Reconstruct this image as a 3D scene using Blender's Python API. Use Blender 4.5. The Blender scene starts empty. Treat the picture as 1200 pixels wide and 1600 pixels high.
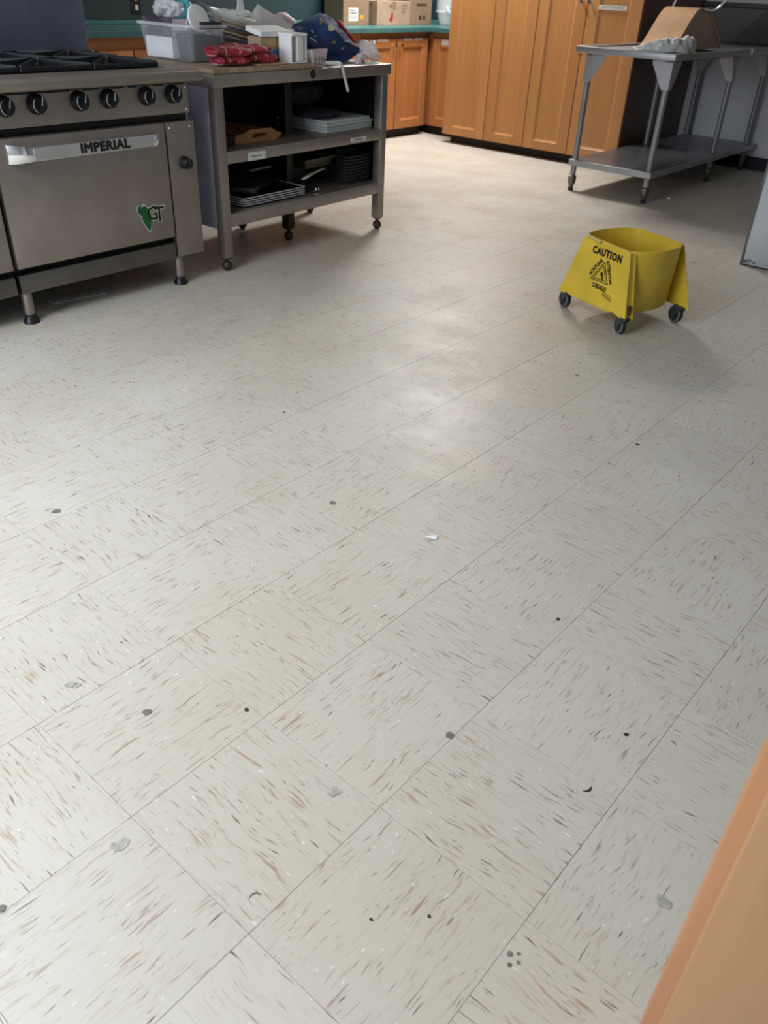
import bpy, bmesh, math, random
from mathutils import Vector, Matrix, noise as mnoise

random.seed(7)
S = bpy.context.scene
COL = S.collection
PI = math.pi

# ------------------------------------------------------------------ camera
RGT = Vector((0.75511113, 0.65445174, 0.03873103))
DWN = Vector((0.38576672, -0.39577953, -0.83339223))
FWD = Vector((-0.53008605, 0.64424489, -0.55132323))
CAMP = Vector((0.86285912, -0.40029836, 1.22130062))
FPX = 1255.08
cd = bpy.data.cameras.new('camera')
cam = bpy.data.objects.new('camera', cd)
COL.objects.link(cam)
up, bk = -DWN, -FWD
cam.matrix_world = Matrix(((RGT.x, up.x, bk.x, CAMP.x), (RGT.y, up.y, bk.y, CAMP.y), (RGT.z, up.z, bk.z, CAMP.z), (0, 0, 0, 1)))
cd.sensor_fit = 'VERTICAL'
cd.sensor_height = 24.0
cd.lens = FPX * 24.0 / 1600.0
cd.clip_start = 0.02
cd.dof.use_dof = True
cd.dof.focus_distance = 2.0
cd.dof.aperture_fstop = 4.0
S.camera = cam

# ------------------------------------------------------------------ world, lights, exposure
W = bpy.data.worlds.new('world')
S.world = W
W.use_nodes = True
bg = W.node_tree.nodes['Background']
bg.inputs[0].default_value = (0.62, 0.74, 0.95, 1)
bg.inputs[1].default_value = 0.5
S.view_settings.view_transform = 'Standard'
S.view_settings.look = 'None'
S.view_settings.gamma = 1
S.view_settings.use_curve_mapping = False
S.view_settings.exposure = 0.27


def area(name, loc, target, sx, sy, power, color, spread=180):
    l = bpy.data.lights.new(name, 'AREA')
    l.shape = 'RECTANGLE'
    l.size, l.size_y = sx, sy
    l.energy = power
    l.color = color
    l.spread = math.radians(spread)
    o = bpy.data.objects.new(name, l)
    COL.objects.link(o)
    o.location = loc
    d = Vector(target) - Vector(loc)
    o.rotation_euler = d.to_track_quat('-Z', 'Y').to_euler()
    return o


CEIL = 2.7
area('fluorescent_far', (-3.75, 6.0, CEIL - .03), (-3.75, 6.0, 0), 0.6, 1.3, 114, (1.0, .985, .955), 165)
area('fluorescent_near', (-1.0, -0.8, CEIL - .03), (-1.0, -0.8, 0), 1.2, 0.6, 44, (.955, .98, 1.0), 150)
area('window_daylight', (-1.6, -2.42, 1.6), (-1.6, 2.0, 1.0), 2.4, 1.3, 84, (.78, .87, 1.0))


# ------------------------------------------------------------------ mesh building helpers
ORG = {}


def org(parent):
    return ORG.get(parent.name, Vector((0, 0, 0))) if parent else Vector((0, 0, 0))


def empty(name, loc, rotz=0, local=False):
    o = bpy.data.objects.new(name, None)
    o.empty_display_size = .1
    COL.objects.link(o)
    o.location = loc
    o.rotation_euler = (0, 0, rotz)
    ORG[o.name] = Vector((0, 0, 0)) if local else Vector(loc)
    return o


def tag(o, label=None, cat=None, group=None, kind=None):
    if label: o['label'] = label
    if cat: o['category'] = cat
    if group: o['group'] = group
    if kind: o['kind'] = kind
    return o


def thing(name, label, cat, loc, rotz=0, local=False, group=None):
    return tag(empty(name, loc, rotz, local), label, cat, group)


class B:
    def __init__(s):
        s.bm = bmesh.new()

    def box(s, x0, y0, z0, x1, y1, z1, bev=0, seg=1):
        M = Matrix.Translation(((x0 + x1) / 2, (y0 + y1) / 2, (z0 + z1) / 2)) @ Matrix.Diagonal((abs(x1 - x0), abs(y1 - y0), abs(z1 - z0), 1))
        r = bmesh.ops.create_cube(s.bm, size=1, matrix=M)
        if bev:
            es = list({e for v in r['verts'] for e in v.link_edges})
            bmesh.ops.bevel(s.bm, geom=es, offset=bev, segments=seg, affect='EDGES', profile=.5)
        return s

    def obox(s, c, ax, ay, az, hx, hy, hz):
        c, ax, ay, az = Vector(c), Vector(ax).normalized(), Vector(ay).normalized(), Vector(az).normalized()
        M = Matrix.Translation(c) @ Matrix((ax, ay, az)).transposed().to_4x4() @ Matrix.Diagonal((2 * hx, 2 * hy, 2 * hz, 1))
        bmesh.ops.create_cube(s.bm, size=1, matrix=M)
        return s

    def prism(s, pts, off):
        off = Vector(off)
        a = [s.bm.verts.new(p) for p in pts]
        b = [s.bm.verts.new(Vector(p) + off) for p in pts]
        n = len(pts)
        s.bm.faces.new(a)
        s.bm.faces.new(b[::-1])
        for i in range(n):
            s.bm.faces.new((a[i], b[i], b[(i + 1) % n], a[(i + 1) % n]))
        return s

    def lathe(s, prof, c=(0, 0, 0), axis=(0, 0, 1), n=20, closed=False):
        c, ax = Vector(c), Vector(axis).normalized()
        u = ax.orthogonal().normalized()
        v = ax.cross(u)
        rings = []
        for r, h in prof:
            if r < 1e-6:
                rings.append([s.bm.verts.new(c + ax * h)])
            else:
                rings.append([s.bm.verts.new(c + ax * h + (u * math.cos(t) + v * math.sin(t)) * r) for t in [2 * PI * i / n for i in range(n)]])
        prs = list(zip(rings, rings[1:])) + ([(rings[-1], rings[0])] if closed else [])
        for A, Bq in prs:
            for i in range(n):
                j = (i + 1) % n
                q = [A[i % len(A)], A[j % len(A)], Bq[j % len(Bq)], Bq[i % len(Bq)]]
                q = list(dict.fromkeys(q))
                if len(q) > 2:
                    try: s.bm.faces.new(q)
                    except ValueError: pass
        return s

    def tube(s, pts, r, n=10, caps=True, radii=None, flat=1.0, upv=None):
        pts = [Vector(p) for p in pts]
        prev = None
        rings = []
        for i, p in enumerate(pts):
            d = (pts[min(i + 1, len(pts) - 1)] - pts[max(i - 1, 0)]).normalized()
            if prev is None:
                u = (Vector(upv).cross(d)).normalized() if upv else d.orthogonal().normalized()
            else:
                u = (prev - d * prev.dot(d)).normalized()
            prev = u
            v = d.cross(u)
            rr = radii[i] if radii else r
            rings.append([s.bm.verts.new(p + u * math.cos(2 * PI * k / n) * rr + v * math.sin(2 * PI * k / n) * rr * flat) for k in range(n)])
        for A, Bq in zip(rings, rings[1:]):
            for k in range(n):
                s.bm.faces.new((A[k], A[(k + 1) % n], Bq[(k + 1) % n], Bq[k]))
        if caps:
            s.bm.faces.new(rings[0][::-1])
            s.bm.faces.new(rings[-1])
        return s

    def grid(s, fn, nu, nv, wrap=False):
        V = [[s.bm.verts.new(fn(i / (nu - (0 if wrap else 1)), j / (nv - 1))) for j in range(nv)] for i in range(nu)]
        for i in range(nu if wrap else nu - 1):
            for j in range(nv - 1):
                s.bm.faces.new((V[i][j], V[(i + 1) % nu][j], V[(i + 1) % nu][j + 1], V[i][j + 1]))
        return V

    def shell(s, fn, nu, nv, th):
        """a sheet given by fn(u,v), thickened to th"""
        P = [[Vector(fn(i / (nu - 1), j / (nv - 1))) for j in range(nv)] for i in range(nu)]

        def nrm(i, j):
            a = P[min(i + 1, nu - 1)][j] - P[max(i - 1, 0)][j]
            b = P[i][min(j + 1, nv - 1)] - P[i][max(j - 1, 0)]
            m = a.cross(b)
            return m.normalized() if m.length > 1e-9 else Vector((0, 0, 1))
        A = [[s.bm.verts.new(P[i][j]) for j in range(nv)] for i in range(nu)]
        Bq = [[s.bm.verts.new(P[i][j] - nrm(i, j) * th) for j in range(nv)] for i in range(nu)]
        f = s.bm.faces.new
        for i in range(nu - 1):
            for j in range(nv - 1):
                f((A[i][j], A[i + 1][j], A[i + 1][j + 1], A[i][j + 1]))
                f((Bq[i][j], Bq[i][j + 1], Bq[i + 1][j + 1], Bq[i + 1][j]))
        for i in range(nu - 1):
            f((A[i][0], Bq[i][0], Bq[i + 1][0], A[i + 1][0]))
            f((A[i][-1], A[i + 1][-1], Bq[i + 1][-1], Bq[i][-1]))
        for j in range(nv - 1):
            f((A[0][j], A[0][j + 1], Bq[0][j + 1], Bq[0][j]))
            f((A[-1][j], Bq[-1][j], Bq[-1][j + 1], A[-1][j + 1]))
        return s

    def blob(s, c, r, p=2.6, seed=0, amp=.02, freq=9, n=26, floor=None, ridged=False, rot=None, shape=None):
        """crumpled closed soft body: a super-ellipsoid pushed about by noise"""
        c = Vector(c)
        r0 = bmesh.ops.create_icosphere(s.bm, subdivisions=4 if n > 20 else 3, radius=1)
        for v in r0['verts']:
            d = v.co.normalized()
            k = (abs(d.x) ** p + abs(d.y) ** p + abs(d.z) ** p) ** (-1 / p)
            q = Vector((d.x * k * r[0], d.y * k * r[1], d.z * k * r[2]))
            if shape: q = shape(q)
            m = mnoise.fractal(q * freq + Vector((seed * 3.1, seed * 1.7, seed)), .9, 2.1, 3)
            if ridged: m = .35 - abs(m) * 1.6
            q += d * m * amp
            if rot: q = rot @ q
            q += c
            if floor is not None and q.z < floor: q.z = floor
            v.co = q
        return s

    def done(s, name, m, parent=None, smooth=None, bevel=0, at=None, fix=True):
        o_ = Vector(at) if at is not None else org(parent)
        if o_.length > 0: bmesh.ops.translate(s.bm, verts=s.bm.verts, vec=-o_)
        if fix: bmesh.ops.recalc_face_normals(s.bm, faces=s.bm.faces)
        me = bpy.data.meshes.new(name)
        s.bm.to_mesh(me)
        s.bm.free()
        if m: me.materials.append(m)
        if smooth is not None:
            me.shade_smooth()
            if smooth < 170: me.set_sharp_from_angle(angle=math.radians(smooth))
        o = bpy.data.objects.new(name, me)
        COL.objects.link(o)
        if at is not None: o.location = at
        if parent:
            o.parent = parent
            ORG[o.name] = org(parent)
        elif at is not None:
            ORG[o.name] = Vector(at)
        if bevel:
            md = o.modifiers.new('bevel', 'BEVEL')
            md.width = bevel
            md.segments = 2
            md.limit_method = 'ANGLE'
            md.harden_normals = False
        return o


def dup(o, parent=None, loc=None):
    c = o.copy()
    COL.objects.link(c)
    if parent: c.parent = parent
    if loc is not None: c.location = loc
    return c


def dup_tree(root, loc, rotz=None, label=None):
    r = dup(root, None, loc)
    ORG[r.name] = Vector(loc)
    if rotz is not None: r.rotation_euler = (0, 0, rotz)
    if label: r['label'] = label
    for ch in root.children:
        c = dup(ch, r)
        for g in ch.children: dup(g, c)
    return r


def text(body, size, name, m, parent, origin, ux, uy, extrude=.0006, bold=0, align='CENTER', sx=1.0, shear=0, spacing=1.0, fat=0):
    """flat lettering as a mesh: origin + ux*x + uy*y in the parent's own frame"""
    cu = bpy.data.curves.new(name, 'FONT')
    cu.body = body
    cu.size = size
    cu.extrude = extrude
    cu.offset = bold
    cu.align_x = align
    cu.align_y = 'CENTER'
    cu.shear = shear
    cu.space_character = spacing
    cu.resolution_u = 2
    t = bpy.data.objects.new(name, cu)
    COL.objects.link(t)
    bpy.context.view_layer.update()
    me = bpy.data.meshes.new_from_object(t.evaluated_get(bpy.context.evaluated_depsgraph_get()))
    bpy.data.objects.remove(t)
    bpy.data.curves.remove(cu)
    ux, uy = Vector(ux).normalized(), Vector(uy).normalized()
    uz = ux.cross(uy)
    Mx = Matrix.Translation(Vector(origin) - org(parent)) @ Matrix((ux, uy, uz)).transposed().to_4x4() @ Matrix.Diagonal((sx, 1, 1, 1))
    if fat:
        bmx = bmesh.new()
        for k in range(8):
            m2 = me.copy()
            m2.transform(Matrix.Translation((fat * math.cos(k * PI / 4), fat * math.sin(k * PI / 4), k * 1e-5)))
            bmx.from_mesh(m2)
            bpy.data.meshes.remove(m2)
        bmx.to_mesh(me)
        bmx.free()
    me.transform(Mx)
    me.materials.clear()
    me.materials.append(m)
    me.name = name
    o = bpy.data.objects.new(name, me)
    COL.objects.link(o)
    o.parent = parent
    ORG[o.name] = org(parent)
    return o


# ------------------------------------------------------------------ materials
MATS = {}


def srgb(h):
    h = h.lstrip('#')
    f = lambda c: c / 12.92 if c <= .04045 else ((c + .055) / 1.055) ** 2.4
    return tuple(f(int(h[i:i + 2], 16) / 255) for i in (0, 2, 4)) + (1,)


class N:
    def __init__(s, name):
        s.m = bpy.data.materials.new(name)
        s.m.use_nodes = True
        s.t = s.m.node_tree
        s.b = s.t.nodes['Principled BSDF']
        MATS[name] = s.m

    def n(s, typ, **k):
        x = s.t.nodes.new(typ)
        for a, v in k.items():
            if a.startswith('_'): setattr(x, a[1:], v)
            elif a.startswith('i') and a[1:].isdigit(): s.put(x.inputs[int(a[1:])], v)
            else: s.put(x.inputs[a.replace('_', ' ')], v)
        return x

    def put(s, sock, v):
        if hasattr(v, 'is_output'): s.t.links.new(v, sock)
        else: sock.default_value = v

    def math(s, op, a, b=0.0, c=0.0, clamp=False):
        x = s.n('ShaderNodeMath', _operation=op, _use_clamp=clamp)
        s.put(x.inputs[0], a); s.put(x.inputs[1], b); s.put(x.inputs[2], c)
        return x.outputs[0]

    def mix(s, f, a, b, typ='MIX'):
        x = s.n('ShaderNodeMix', _data_type='RGBA', _blend_type=typ)
        s.put(x.inputs[0], f); s.put(x.inputs[6], a); s.put(x.inputs[7], b)
        return x.outputs[2]

    def ramp(s, f, stops):
        x = s.n('ShaderNodeValToRGB')
        s.put(x.inputs[0], f)
        cr = x.color_ramp
        while len(cr.elements) < len(stops): cr.elements.new(.5)
        for e, (p, c) in zip(cr.elements, stops):
            e.position = p
            e.color = c if isinstance(c, tuple) else (c, c, c, 1)
        return x.outputs[0]

    def coord(s, kind='Object', scale=(1, 1, 1), loc=(0, 0, 0), rot=(0, 0, 0)):
        tc = s.n('ShaderNodeTexCoord')
        mp = s.n('ShaderNodeMapping')
        s.put(mp.inputs[0], tc.outputs[kind])
        mp.inputs['Location'].default_value = loc
        mp.inputs['Rotation'].default_value = rot
        mp.inputs['Scale'].default_value = scale
        return mp.outputs[0]

    def noise(s, vec, scale, detail=2, rough=.5, dist=0):
        x = s.n('ShaderNodeTexNoise')
        s.put(x.inputs['Vector'], vec)
        x.inputs['Scale'].default_value = scale
        x.inputs['Detail'].default_value = detail
        x.inputs['Roughness'].default_value = rough
        x.inputs['Distortion'].default_value = dist
        return x.outputs[0]

    def bump(s, h, strength=.2, dist=.002):
        x = s.n('ShaderNodeBump')
        x.inputs['Strength'].default_value = strength
        x.inputs['Distance'].default_value = dist
        s.put(x.inputs['Height'], h)
        s.put(s.b.inputs['Normal'], x.outputs[0])

    def set(s, **k):
        for a, v in k.items(): s.put(s.b.inputs[a.replace('_', ' ')], v)
        return s.m


def plain(name, col, rough=.5, metal=0, var=.06, scale=18, spec=.5, bump=0, bscale=60, trans=0, alpha=1, sss=0, ior=1.45):
    a = N(name)
    c = srgb(col)
    v = a.coord()
    d = tuple(x * (1 - var * 2.2) for x in c[:3]) + (1,)
    l = tuple(min(1, x * (1 + var)) for x in c[:3]) + (1,)
    a.set(Base_Color=a.mix(a.ramp(a.noise(v, scale, 3), [(.3, 0.0), (.7, 1.0)]), d, l), Metallic=metal)
    a.b.inputs['Specular IOR Level'].default_value = spec
    a.b.inputs['IOR'].default_value = ior
    a.put(a.b.inputs['Roughness'], a.math('ADD', a.math('MULTIPLY', a.noise(v, scale * .7, 2), .16), rough - .08, clamp=True))
    if trans: a.b.inputs['Transmission Weight'].default_value = trans
    if alpha < 1: a.b.inputs['Alpha'].default_value = alpha
    if sss:
        a.b.inputs['Subsurface Weight'].default_value = sss
        a.b.inputs['Subsurface Radius'].default_value = (.02, .015, .008)
    if bump: a.bump(a.noise(v, bscale, 3), bump, .003)
    return a.m


def steel(name, col, rough=.33, axis='y', smear=.5, metal=1.0):
    """brushed sheet: streaks along one axis, cloudy finger smears in gloss"""
    a = N(name)
    c = srgb(col)
    sc = {'x': (1.5, 160, 160), 'y': (160, 1.5, 160), 'z': (160, 160, 1.5)}[axis]
    br = a.noise(a.coord(scale=sc), 1.0, 3)
    cl = a.noise(a.coord(scale=(2.2, 2.2, 2.2), loc=(3, 1, 2)), 1.6, 4, .6)
    d = tuple(x * .72 for x in c[:3]) + (1,)
    a.set(Base_Color=a.mix(a.ramp(cl, [(.3, 0.0), (.72, 1.0)]), d, c), Metallic=metal)
    r = a.math('ADD', a.math('MULTIPLY', br, .12), a.math('MULTIPLY', cl, .22 * smear))
    a.put(a.b.inputs['Roughness'], a.math('ADD', r, rough - .06 - .11 * smear, clamp=True))
    a.bump(br, .06, .001)
    return a.m


def oak(name, c0, c1, c2, vertical=True, rough=.42, dirt=0):
    a = N(name)
    sc = (22, 22, 1.1) if vertical else (1.1, 22, 22)
    big = (5, 5, .35) if vertical else (.35, 5, 5)
    info = a.n('ShaderNodeObjectInfo')
    off = a.n('ShaderNodeVectorMath', _operation='SCALE')
    a.put(off.inputs[0], (13.0, 7.0, 5.0)); a.put(off.inputs['Scale'], info.outputs['Random'])

    def cs(scale):
        ad = a.n('ShaderNodeVectorMath', _operation='ADD')
        a.put(ad.inputs[0], a.coord(scale=scale)); a.put(ad.inputs[1], off.outputs[0])
        return ad.outputs[0]
    g = a.noise(cs(sc), 1.6, 4, .62, .4)
    b = a.noise(cs(big), 1.5, 3, .5, .8)
    f = a.noise(cs(tuple(x * 5 for x in sc)), 2.0, 2)
    col = a.mix(a.ramp(b, [(.32, 0.0), (.68, 1.0)]), srgb(c0), srgb(c1))
    col = a.mix(a.math('MULTIPLY', a.ramp(g, [(.44, 0.0), (.70, 1.0)]), .38), col, srgb(c2))
    col = a.mix(a.math('MULTIPLY', a.ramp(f, [(.56, 0.0), (.7, 1.0)]), .14), col, srgb(c2))
    tn = a.math('ADD', .93, a.math('MULTIPLY', info.outputs['Random'], .14))
    tcb = a.n('ShaderNodeCombineXYZ'); [a.put(tcb.inputs[i], tn) for i in range(3)]
    a.set(Base_Color=a.mix(1.0, col, tcb.outputs[0], 'MULTIPLY'))
    a.put(a.b.inputs['Roughness'], a.math('ADD', a.math('MULTIPLY', g, .2), rough - .1))
    a.b.inputs['Coat Weight'].default_value = .12
    a.b.inputs['Coat Roughness'].default_value = .3
    a.bump(g, .08, .001)
    return a.m


def floor_mat():
    a = N('vinyl_tile')
    uv = a.n('ShaderNodeUVMap', _uv_map='grain').outputs[0]
    rnd = a.n('ShaderNodeObjectInfo').outputs['Random']
    off = a.n('ShaderNodeCombineXYZ')
    a.put(off.inputs[0], a.math('MULTIPLY', rnd, 37.0)); a.put(off.inputs[1], a.math('MULTIPLY', rnd, 91.0))
    ad = a.n('ShaderNodeVectorMath', _operation='ADD')
    a.put(ad.inputs[0], uv); a.put(ad.inputs[1], off.outputs[0])
    base = ad.outputs[0]
    # gentle warp so that the dashes do not run dead straight
    wx = a.n('ShaderNodeTexNoise'); a.put(wx.inputs['Vector'], base); wx.inputs['Scale'].default_value = 11; wx.inputs['Detail'].default_value = 1
    w2 = a.n('ShaderNodeVectorMath', _operation='MULTIPLY_ADD')
    a.put(w2.inputs[0], wx.outputs['Color']); a.put(w2.inputs[1], (.0, .022, .0)); a.put(w2.inputs[2], base)
    P = w2.outputs[0]

    def layer(sx, sy, lo, hi, ox, detail=1.5):
        mp = a.n('ShaderNodeMapping')
        a.put(mp.inputs[0], P)
        mp.inputs['Scale'].default_value = (sx, sy, 1)
        mp.inputs['Location'].default_value = (ox, ox * 1.7, 0)
        return a.ramp(a.noise(mp.outputs[0], 1.0, detail, .55), [(lo, 0.0), (hi, 1.0)])
    gate = a.ramp(a.noise(base, 13, 2), [(.4, 0.0), (.62, 1.0)])
    gate2 = a.ramp(a.noise(base, 9, 2, .5, 1), [(.42, 0.0), (.6, 1.0)])
    soft = layer(9, 80, .52, .78, 3.3)
    tan = layer(15, 120, .58, .70, 9.1)
    dark = layer(21, 210, .645, .70, 17.3)
    fine = layer(46, 360, .68, .735, 27.3, 1)
    long_ = layer(10, 270, .675, .73, 41.0)
    white = layer(44, 130, .70, .76, 55.0)
    pos = a.n('ShaderNodeNewGeometry').outputs['Position']
    blot = a.noise(pos, .8, 3, .55)
    wear = a.noise(pos, 3.2, 4, .6)
    col = a.mix(a.ramp(blot, [(.35, 0.0), (.65, 1.0)]), srgb('#c3bcae'), srgb('#cbc8bf'))
    tint = a.math('ADD', .97, a.math('MULTIPLY', rnd, .05))
    tc = a.n('ShaderNodeCombineXYZ'); [a.put(tc.inputs[i], tint) for i in range(3)]
    col = a.mix(1.0, col, tc.outputs[0], 'MULTIPLY')
    col = a.mix(a.math('MULTIPLY', soft, .24), col, srgb('#ab9c8a'))
    col = a.mix(a.math('MULTIPLY', a.math('MULTIPLY', tan, gate2), .62), col, srgb('#9c755a'))
    col = a.mix(a.math('MULTIPLY', a.math('MULTIPLY', dark, gate), .92), col, srgb('#5e4439'))
    col = a.mix(a.math('MULTIPLY', a.math('MULTIPLY', fine, gate2), .7), col, srgb('#564a44'))
    col = a.mix(a.math('MULTIPLY', long_, .75), col, srgb('#5d4a41'))
    col = a.mix(a.math('MULTIPLY', white, .7), col, srgb('#e8e6df'))
    a.set(Base_Color=col)
    a.b.inputs['Specular IOR Level'].default_value = .42
    a.put(a.b.inputs['Roughness'], a.math('ADD', a.math('MULTIPLY', a.ramp(wear, [(.3, 0.0), (.7, 1.0)]), .16), .36))
    a.bump(a.math('ADD', a.noise(pos, 55, 3, .6), a.math('MULTIPLY', a.noise(pos, 14, 2), 2.5)), .11, .002)
    return a.m


M_tile = floor_mat()
M_grout = plain('tile_joint', '#958f84', .8, spec=.2)
M_steel = steel('brushed_steel', '#aaa199', .42, 'y', metal=.82)
M_steel_v = steel('brushed_steel_upright', '#a69d95', .42, 'z', metal=.82)
M_steel_d = steel('dull_steel', '#7d7a75', .42, 'y')
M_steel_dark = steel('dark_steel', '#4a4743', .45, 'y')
M_side_daylit = steel('side_sheet', '#b9b9cd', .5, 'z', metal=.2)  # lavender tint puts the bluish daylight into the steel's colour
M_table = steel('table_steel', '#b3b3b6', .45, 'y', metal=.7)
M_shelf = steel('shelf_steel', '#9a9da2', .34, 'y', metal=.9)
M_leg = steel('table_leg_steel', '#9d9da0', .5, 'z', metal=.6)
M_splash = steel('splash_steel', '#66625f', .42, 'x')
M_chrome = plain('chrome', '#e6e8ea', .14, 1, .02)
M_iron = plain('cast_iron', '#15181c', .42, 0, .2, 30, bump=.1)
M_black = plain('black_enamel', '#0c0c0d', .35, 0, .1)
M_blackpl = plain('black_plastic', '#17181c', .38, 0, .1)
M_rubber = plain('rubber', '#24272a', .6, 0, .15)
M_shade = plain('painted_shade', '#1b1b1c', .7, 0, .1)  # near-black that stands in for shade in gaps and inside the cart
M_oak = oak('oak_doors', '#b67d48', '#c08852', '#a56f40')
M_oakb = oak('oak_base_doors', '#b0703f', '#ba7b48', '#9b6034')
M_oakx = oak('oak_rails', '#9b6440', '#ae713f', '#8b5630', vertical=False)
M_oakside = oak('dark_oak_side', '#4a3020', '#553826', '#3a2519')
M_trim = oak('oak_trim', '#b27d54', '#ba865c', '#a06f49')
M_trim2 = oak('oak_casing', '#b88a60', '#c09369', '#a87a52')
M_toe = plain('toe_kick_rubber', '#1d1512', .55, 0, .2)
M_teal = plain('teal_laminate', '#42706f', .38, 0, .08)
M_green = plain('green_paint', '#1c3337', .6, 0, .07, 2.5)
M_wall = plain('grey_wall_paint', '#d6d7d9', .6, 0, .03, 3)
M_white = plain('white_wall_paint', '#c9cdd2', .5, 0, .03, 4, bump=.02)
M_ceil = plain('ceiling_tile', '#d8d6d0', .8, 0, .04)
M_base = plain('dark_cove_base', '#16181b', .6, 0, .1)
M_yellow = plain('yellow_plastic', '#dab93c', .45, 0, .07, 6, sss=.12, bump=.03)
M_yellow2 = plain('yellow_plastic_worn', '#c9b768', .5, 0, .14, 14)
M_ink = plain('black_ink', '#15130f', .5, 0, .1)
M_card = plain('cardboard', '#aa8f78', .75, 0, .06, 10)
M_card2 = plain('cardboard_dark', '#8d745d', .78, 0, .06, 10)
M_paperw = plain('white_paper', '#efefef', .7, 0, .03)
M_label = plain('label_white', '#d6d6d2', .6, 0, .03)
M_greyink = plain('grey_ink', '#85857f', .6, 0, .05)
M_red = plain('red_print', '#b5242f', .6, 0, .08)
M_mustard = plain('yellow_sticker', '#d2a03a', .6, 0, .06)
M_butcher = oak('butcher_board', '#94806a', '#a8947c', '#66513f', vertical=False, rough=.6)
M_thinwood = oak('pale_wood', '#b39067', '#bd9b72', '#a07d56', vertical=False)
M_traywood = oak('tray_wood', '#a37142', '#b07e4d', '#8d5f37', vertical=False)
M_brownbd = oak('brown_board', '#4c3223', '#593c2b', '#382417', vertical=False)
M_clear = plain('clear_plastic', '#f0f3f5', .22, 0, .02, alpha=.23, spec=.6)
M_film = plain('thin_plastic_film', '#f2f5f7', .3, 0, .05, alpha=.55, spec=.7)
M_cyan = plain('cyan_bag', '#6fd0e6', .4, 0, .16, 22)
M_navybox = plain('dark_basket', '#262c37', .5, 0, .08)
M_mag = plain('magazine_cover', '#554a55', .5, 0, .5, 26)
M_plate = plain('ivory_plate', '#e6e2d6', .25, 0, .03)
M_bluerim = plain('blue_glaze', '#27366f', .3, 0, .05)
M_tanrim = plain('tan_glaze', '#a3927c', .35, 0, .05)
M_foam = plain('white_plastic', '#f1f2f2', .4, 0, .03)
M_cloth = plain('white_cloth', '#cfd2d1', .85, 0, .05, bump=.1)
M_tan = plain('tan_vinyl', '#d0aa86', .27, 0, .05, 5)
M_tanside = plain('tan_vinyl_side', '#b7a28e', .5, 0, .06, 5)
M_greenleaf = plain('green_leaf', '#0f5a2b', .45, 0, .08)
M_bakepan = plain('bakeware_dark', '#2e3235', .4, .3, .15)
M_alum = steel('aluminium_pan', '#dcdee0', .45, 'y', metal=.2)
M_plateband = plain('satin_name_plate', '#a8a8a6', .45, .25, .04)
M_tanpan = steel('worn_tin', '#9a8f80', .45, 'y')
M_purple = plain('dark_purple_cloth', '#2c2430', .85, 0, .15, bump=.1)
M_pinkbag = plain('pink_white_bag', '#dccfd0', .5, 0, .1, 14)
M_caster = plain('caster_bronze', '#4a4038', .45, .6, .12)
M_greytyre = plain('grey_tyre', '#666a6c', .55, 0, .08)
M_fork = plain('caster_fork', '#43474a', .45, .3, .1)
M_spot = plain('grey_residue', '#77776f', .6, 0, .12, 90)
M_spotl = plain('pale_residue', '#b0aea4', .6, 0, .12, 90)
M_spotd = plain('dark_speck', '#34332f', .6, 0, .15, 90)


def plaid():
    a = N('red_plaid_cotton')
    v = a.coord(scale=(1, 1, 1))
    sx = a.n('ShaderNodeSeparateXYZ'); a.put(sx.inputs[0], v)
    l1 = a.ramp(a.math('FRACT', a.math('MULTIPLY', sx.outputs[0], 15.0)), [(.0, 1.0), (.07, 1.0), (.12, 0.0)])
    l2 = a.ramp(a.math('FRACT', a.math('MULTIPLY', sx.outputs[2], 24.0)), [(.0, 1.0), (.09, 1.0), (.14, 0.0)])
    m = a.math('MAXIMUM', a.math('MULTIPLY', l1, .45), a.math('MULTIPLY', l2, .5))
    c = a.mix(a.ramp(a.noise(v, 9, 2), [(.35, 0.0), (.65, 1.0)]), srgb('#7d1d2b'), srgb('#9a2435'))
    a.set(Base_Color=a.mix(m, c, srgb('#d9b9b4')), Roughness=.6)
    a.bump(a.noise(v, 60, 3), .15, .003)
    return a.m


def navy_fabric():
    a = N('navy_print_fabric')
    v = a.coord()
    a.set(Base_Color=a.mix(a.ramp(a.noise(v, 5, 2), [(.35, 0.0), (.65, 1.0)]), srgb('#1a2a4c'), srgb('#2a4a88')), Roughness=.75)
    a.bump(a.noise(v, 90, 2), .1, .002)
    return a.m


M_plaid = plaid()
M_navy = navy_fabric()

# ------------------------------------------------------------------ floor: one object per tile (the 300 that show largest), the far rest joined
T = .3048
X0, X1, Y0, Y1 = -5, 2.2, -2.5, 7.22
fl = B()
fl.box(-5.1, -2.6, -.06, 2.3, 7.3, -.0035)
floor = tag(fl.done('floor', M_grout), kind='structure')


def pix(p):
    d = Vector(p) - CAMP
    z = d.dot(FWD)
    if z < .05: return None
    return 600 + FPX * d.dot(RGT) / z, 800 + FPX * d.dot(DWN) / z


def tile_bm(bm, cx, cy, odd, off, flip):
    g, b = .0003, .0004
    h = T / 2 - g
    lay = bm.loops.layers.uv.get('grain') or bm.loops.layers.uv.new('grain')
    V = []
    for z, r in ((-.003, h), (-b, h), (0, h - b)):
        V.append([bm.verts.new((cx + sx * r, cy + sy * r, z)) for sx, sy in ((-1, -1), (1, -1), (1, 1), (-1, 1))])
    fs = [bm.faces.new(V[2])]
    for a in (0, 1):
        for i in range(4):
            fs.append(bm.faces.new((V[a][i], V[a][(i + 1) % 4], V[a + 1][(i + 1) % 4], V[a + 1][i])))
    for f in fs:
        for l in f.loops:
            x, y = l.vert.co.x - cx, l.vert.co.y - cy
            if odd: x, y = y, -x
            l[lay].uv = (x * flip + off[0], y * flip + off[1])


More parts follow.
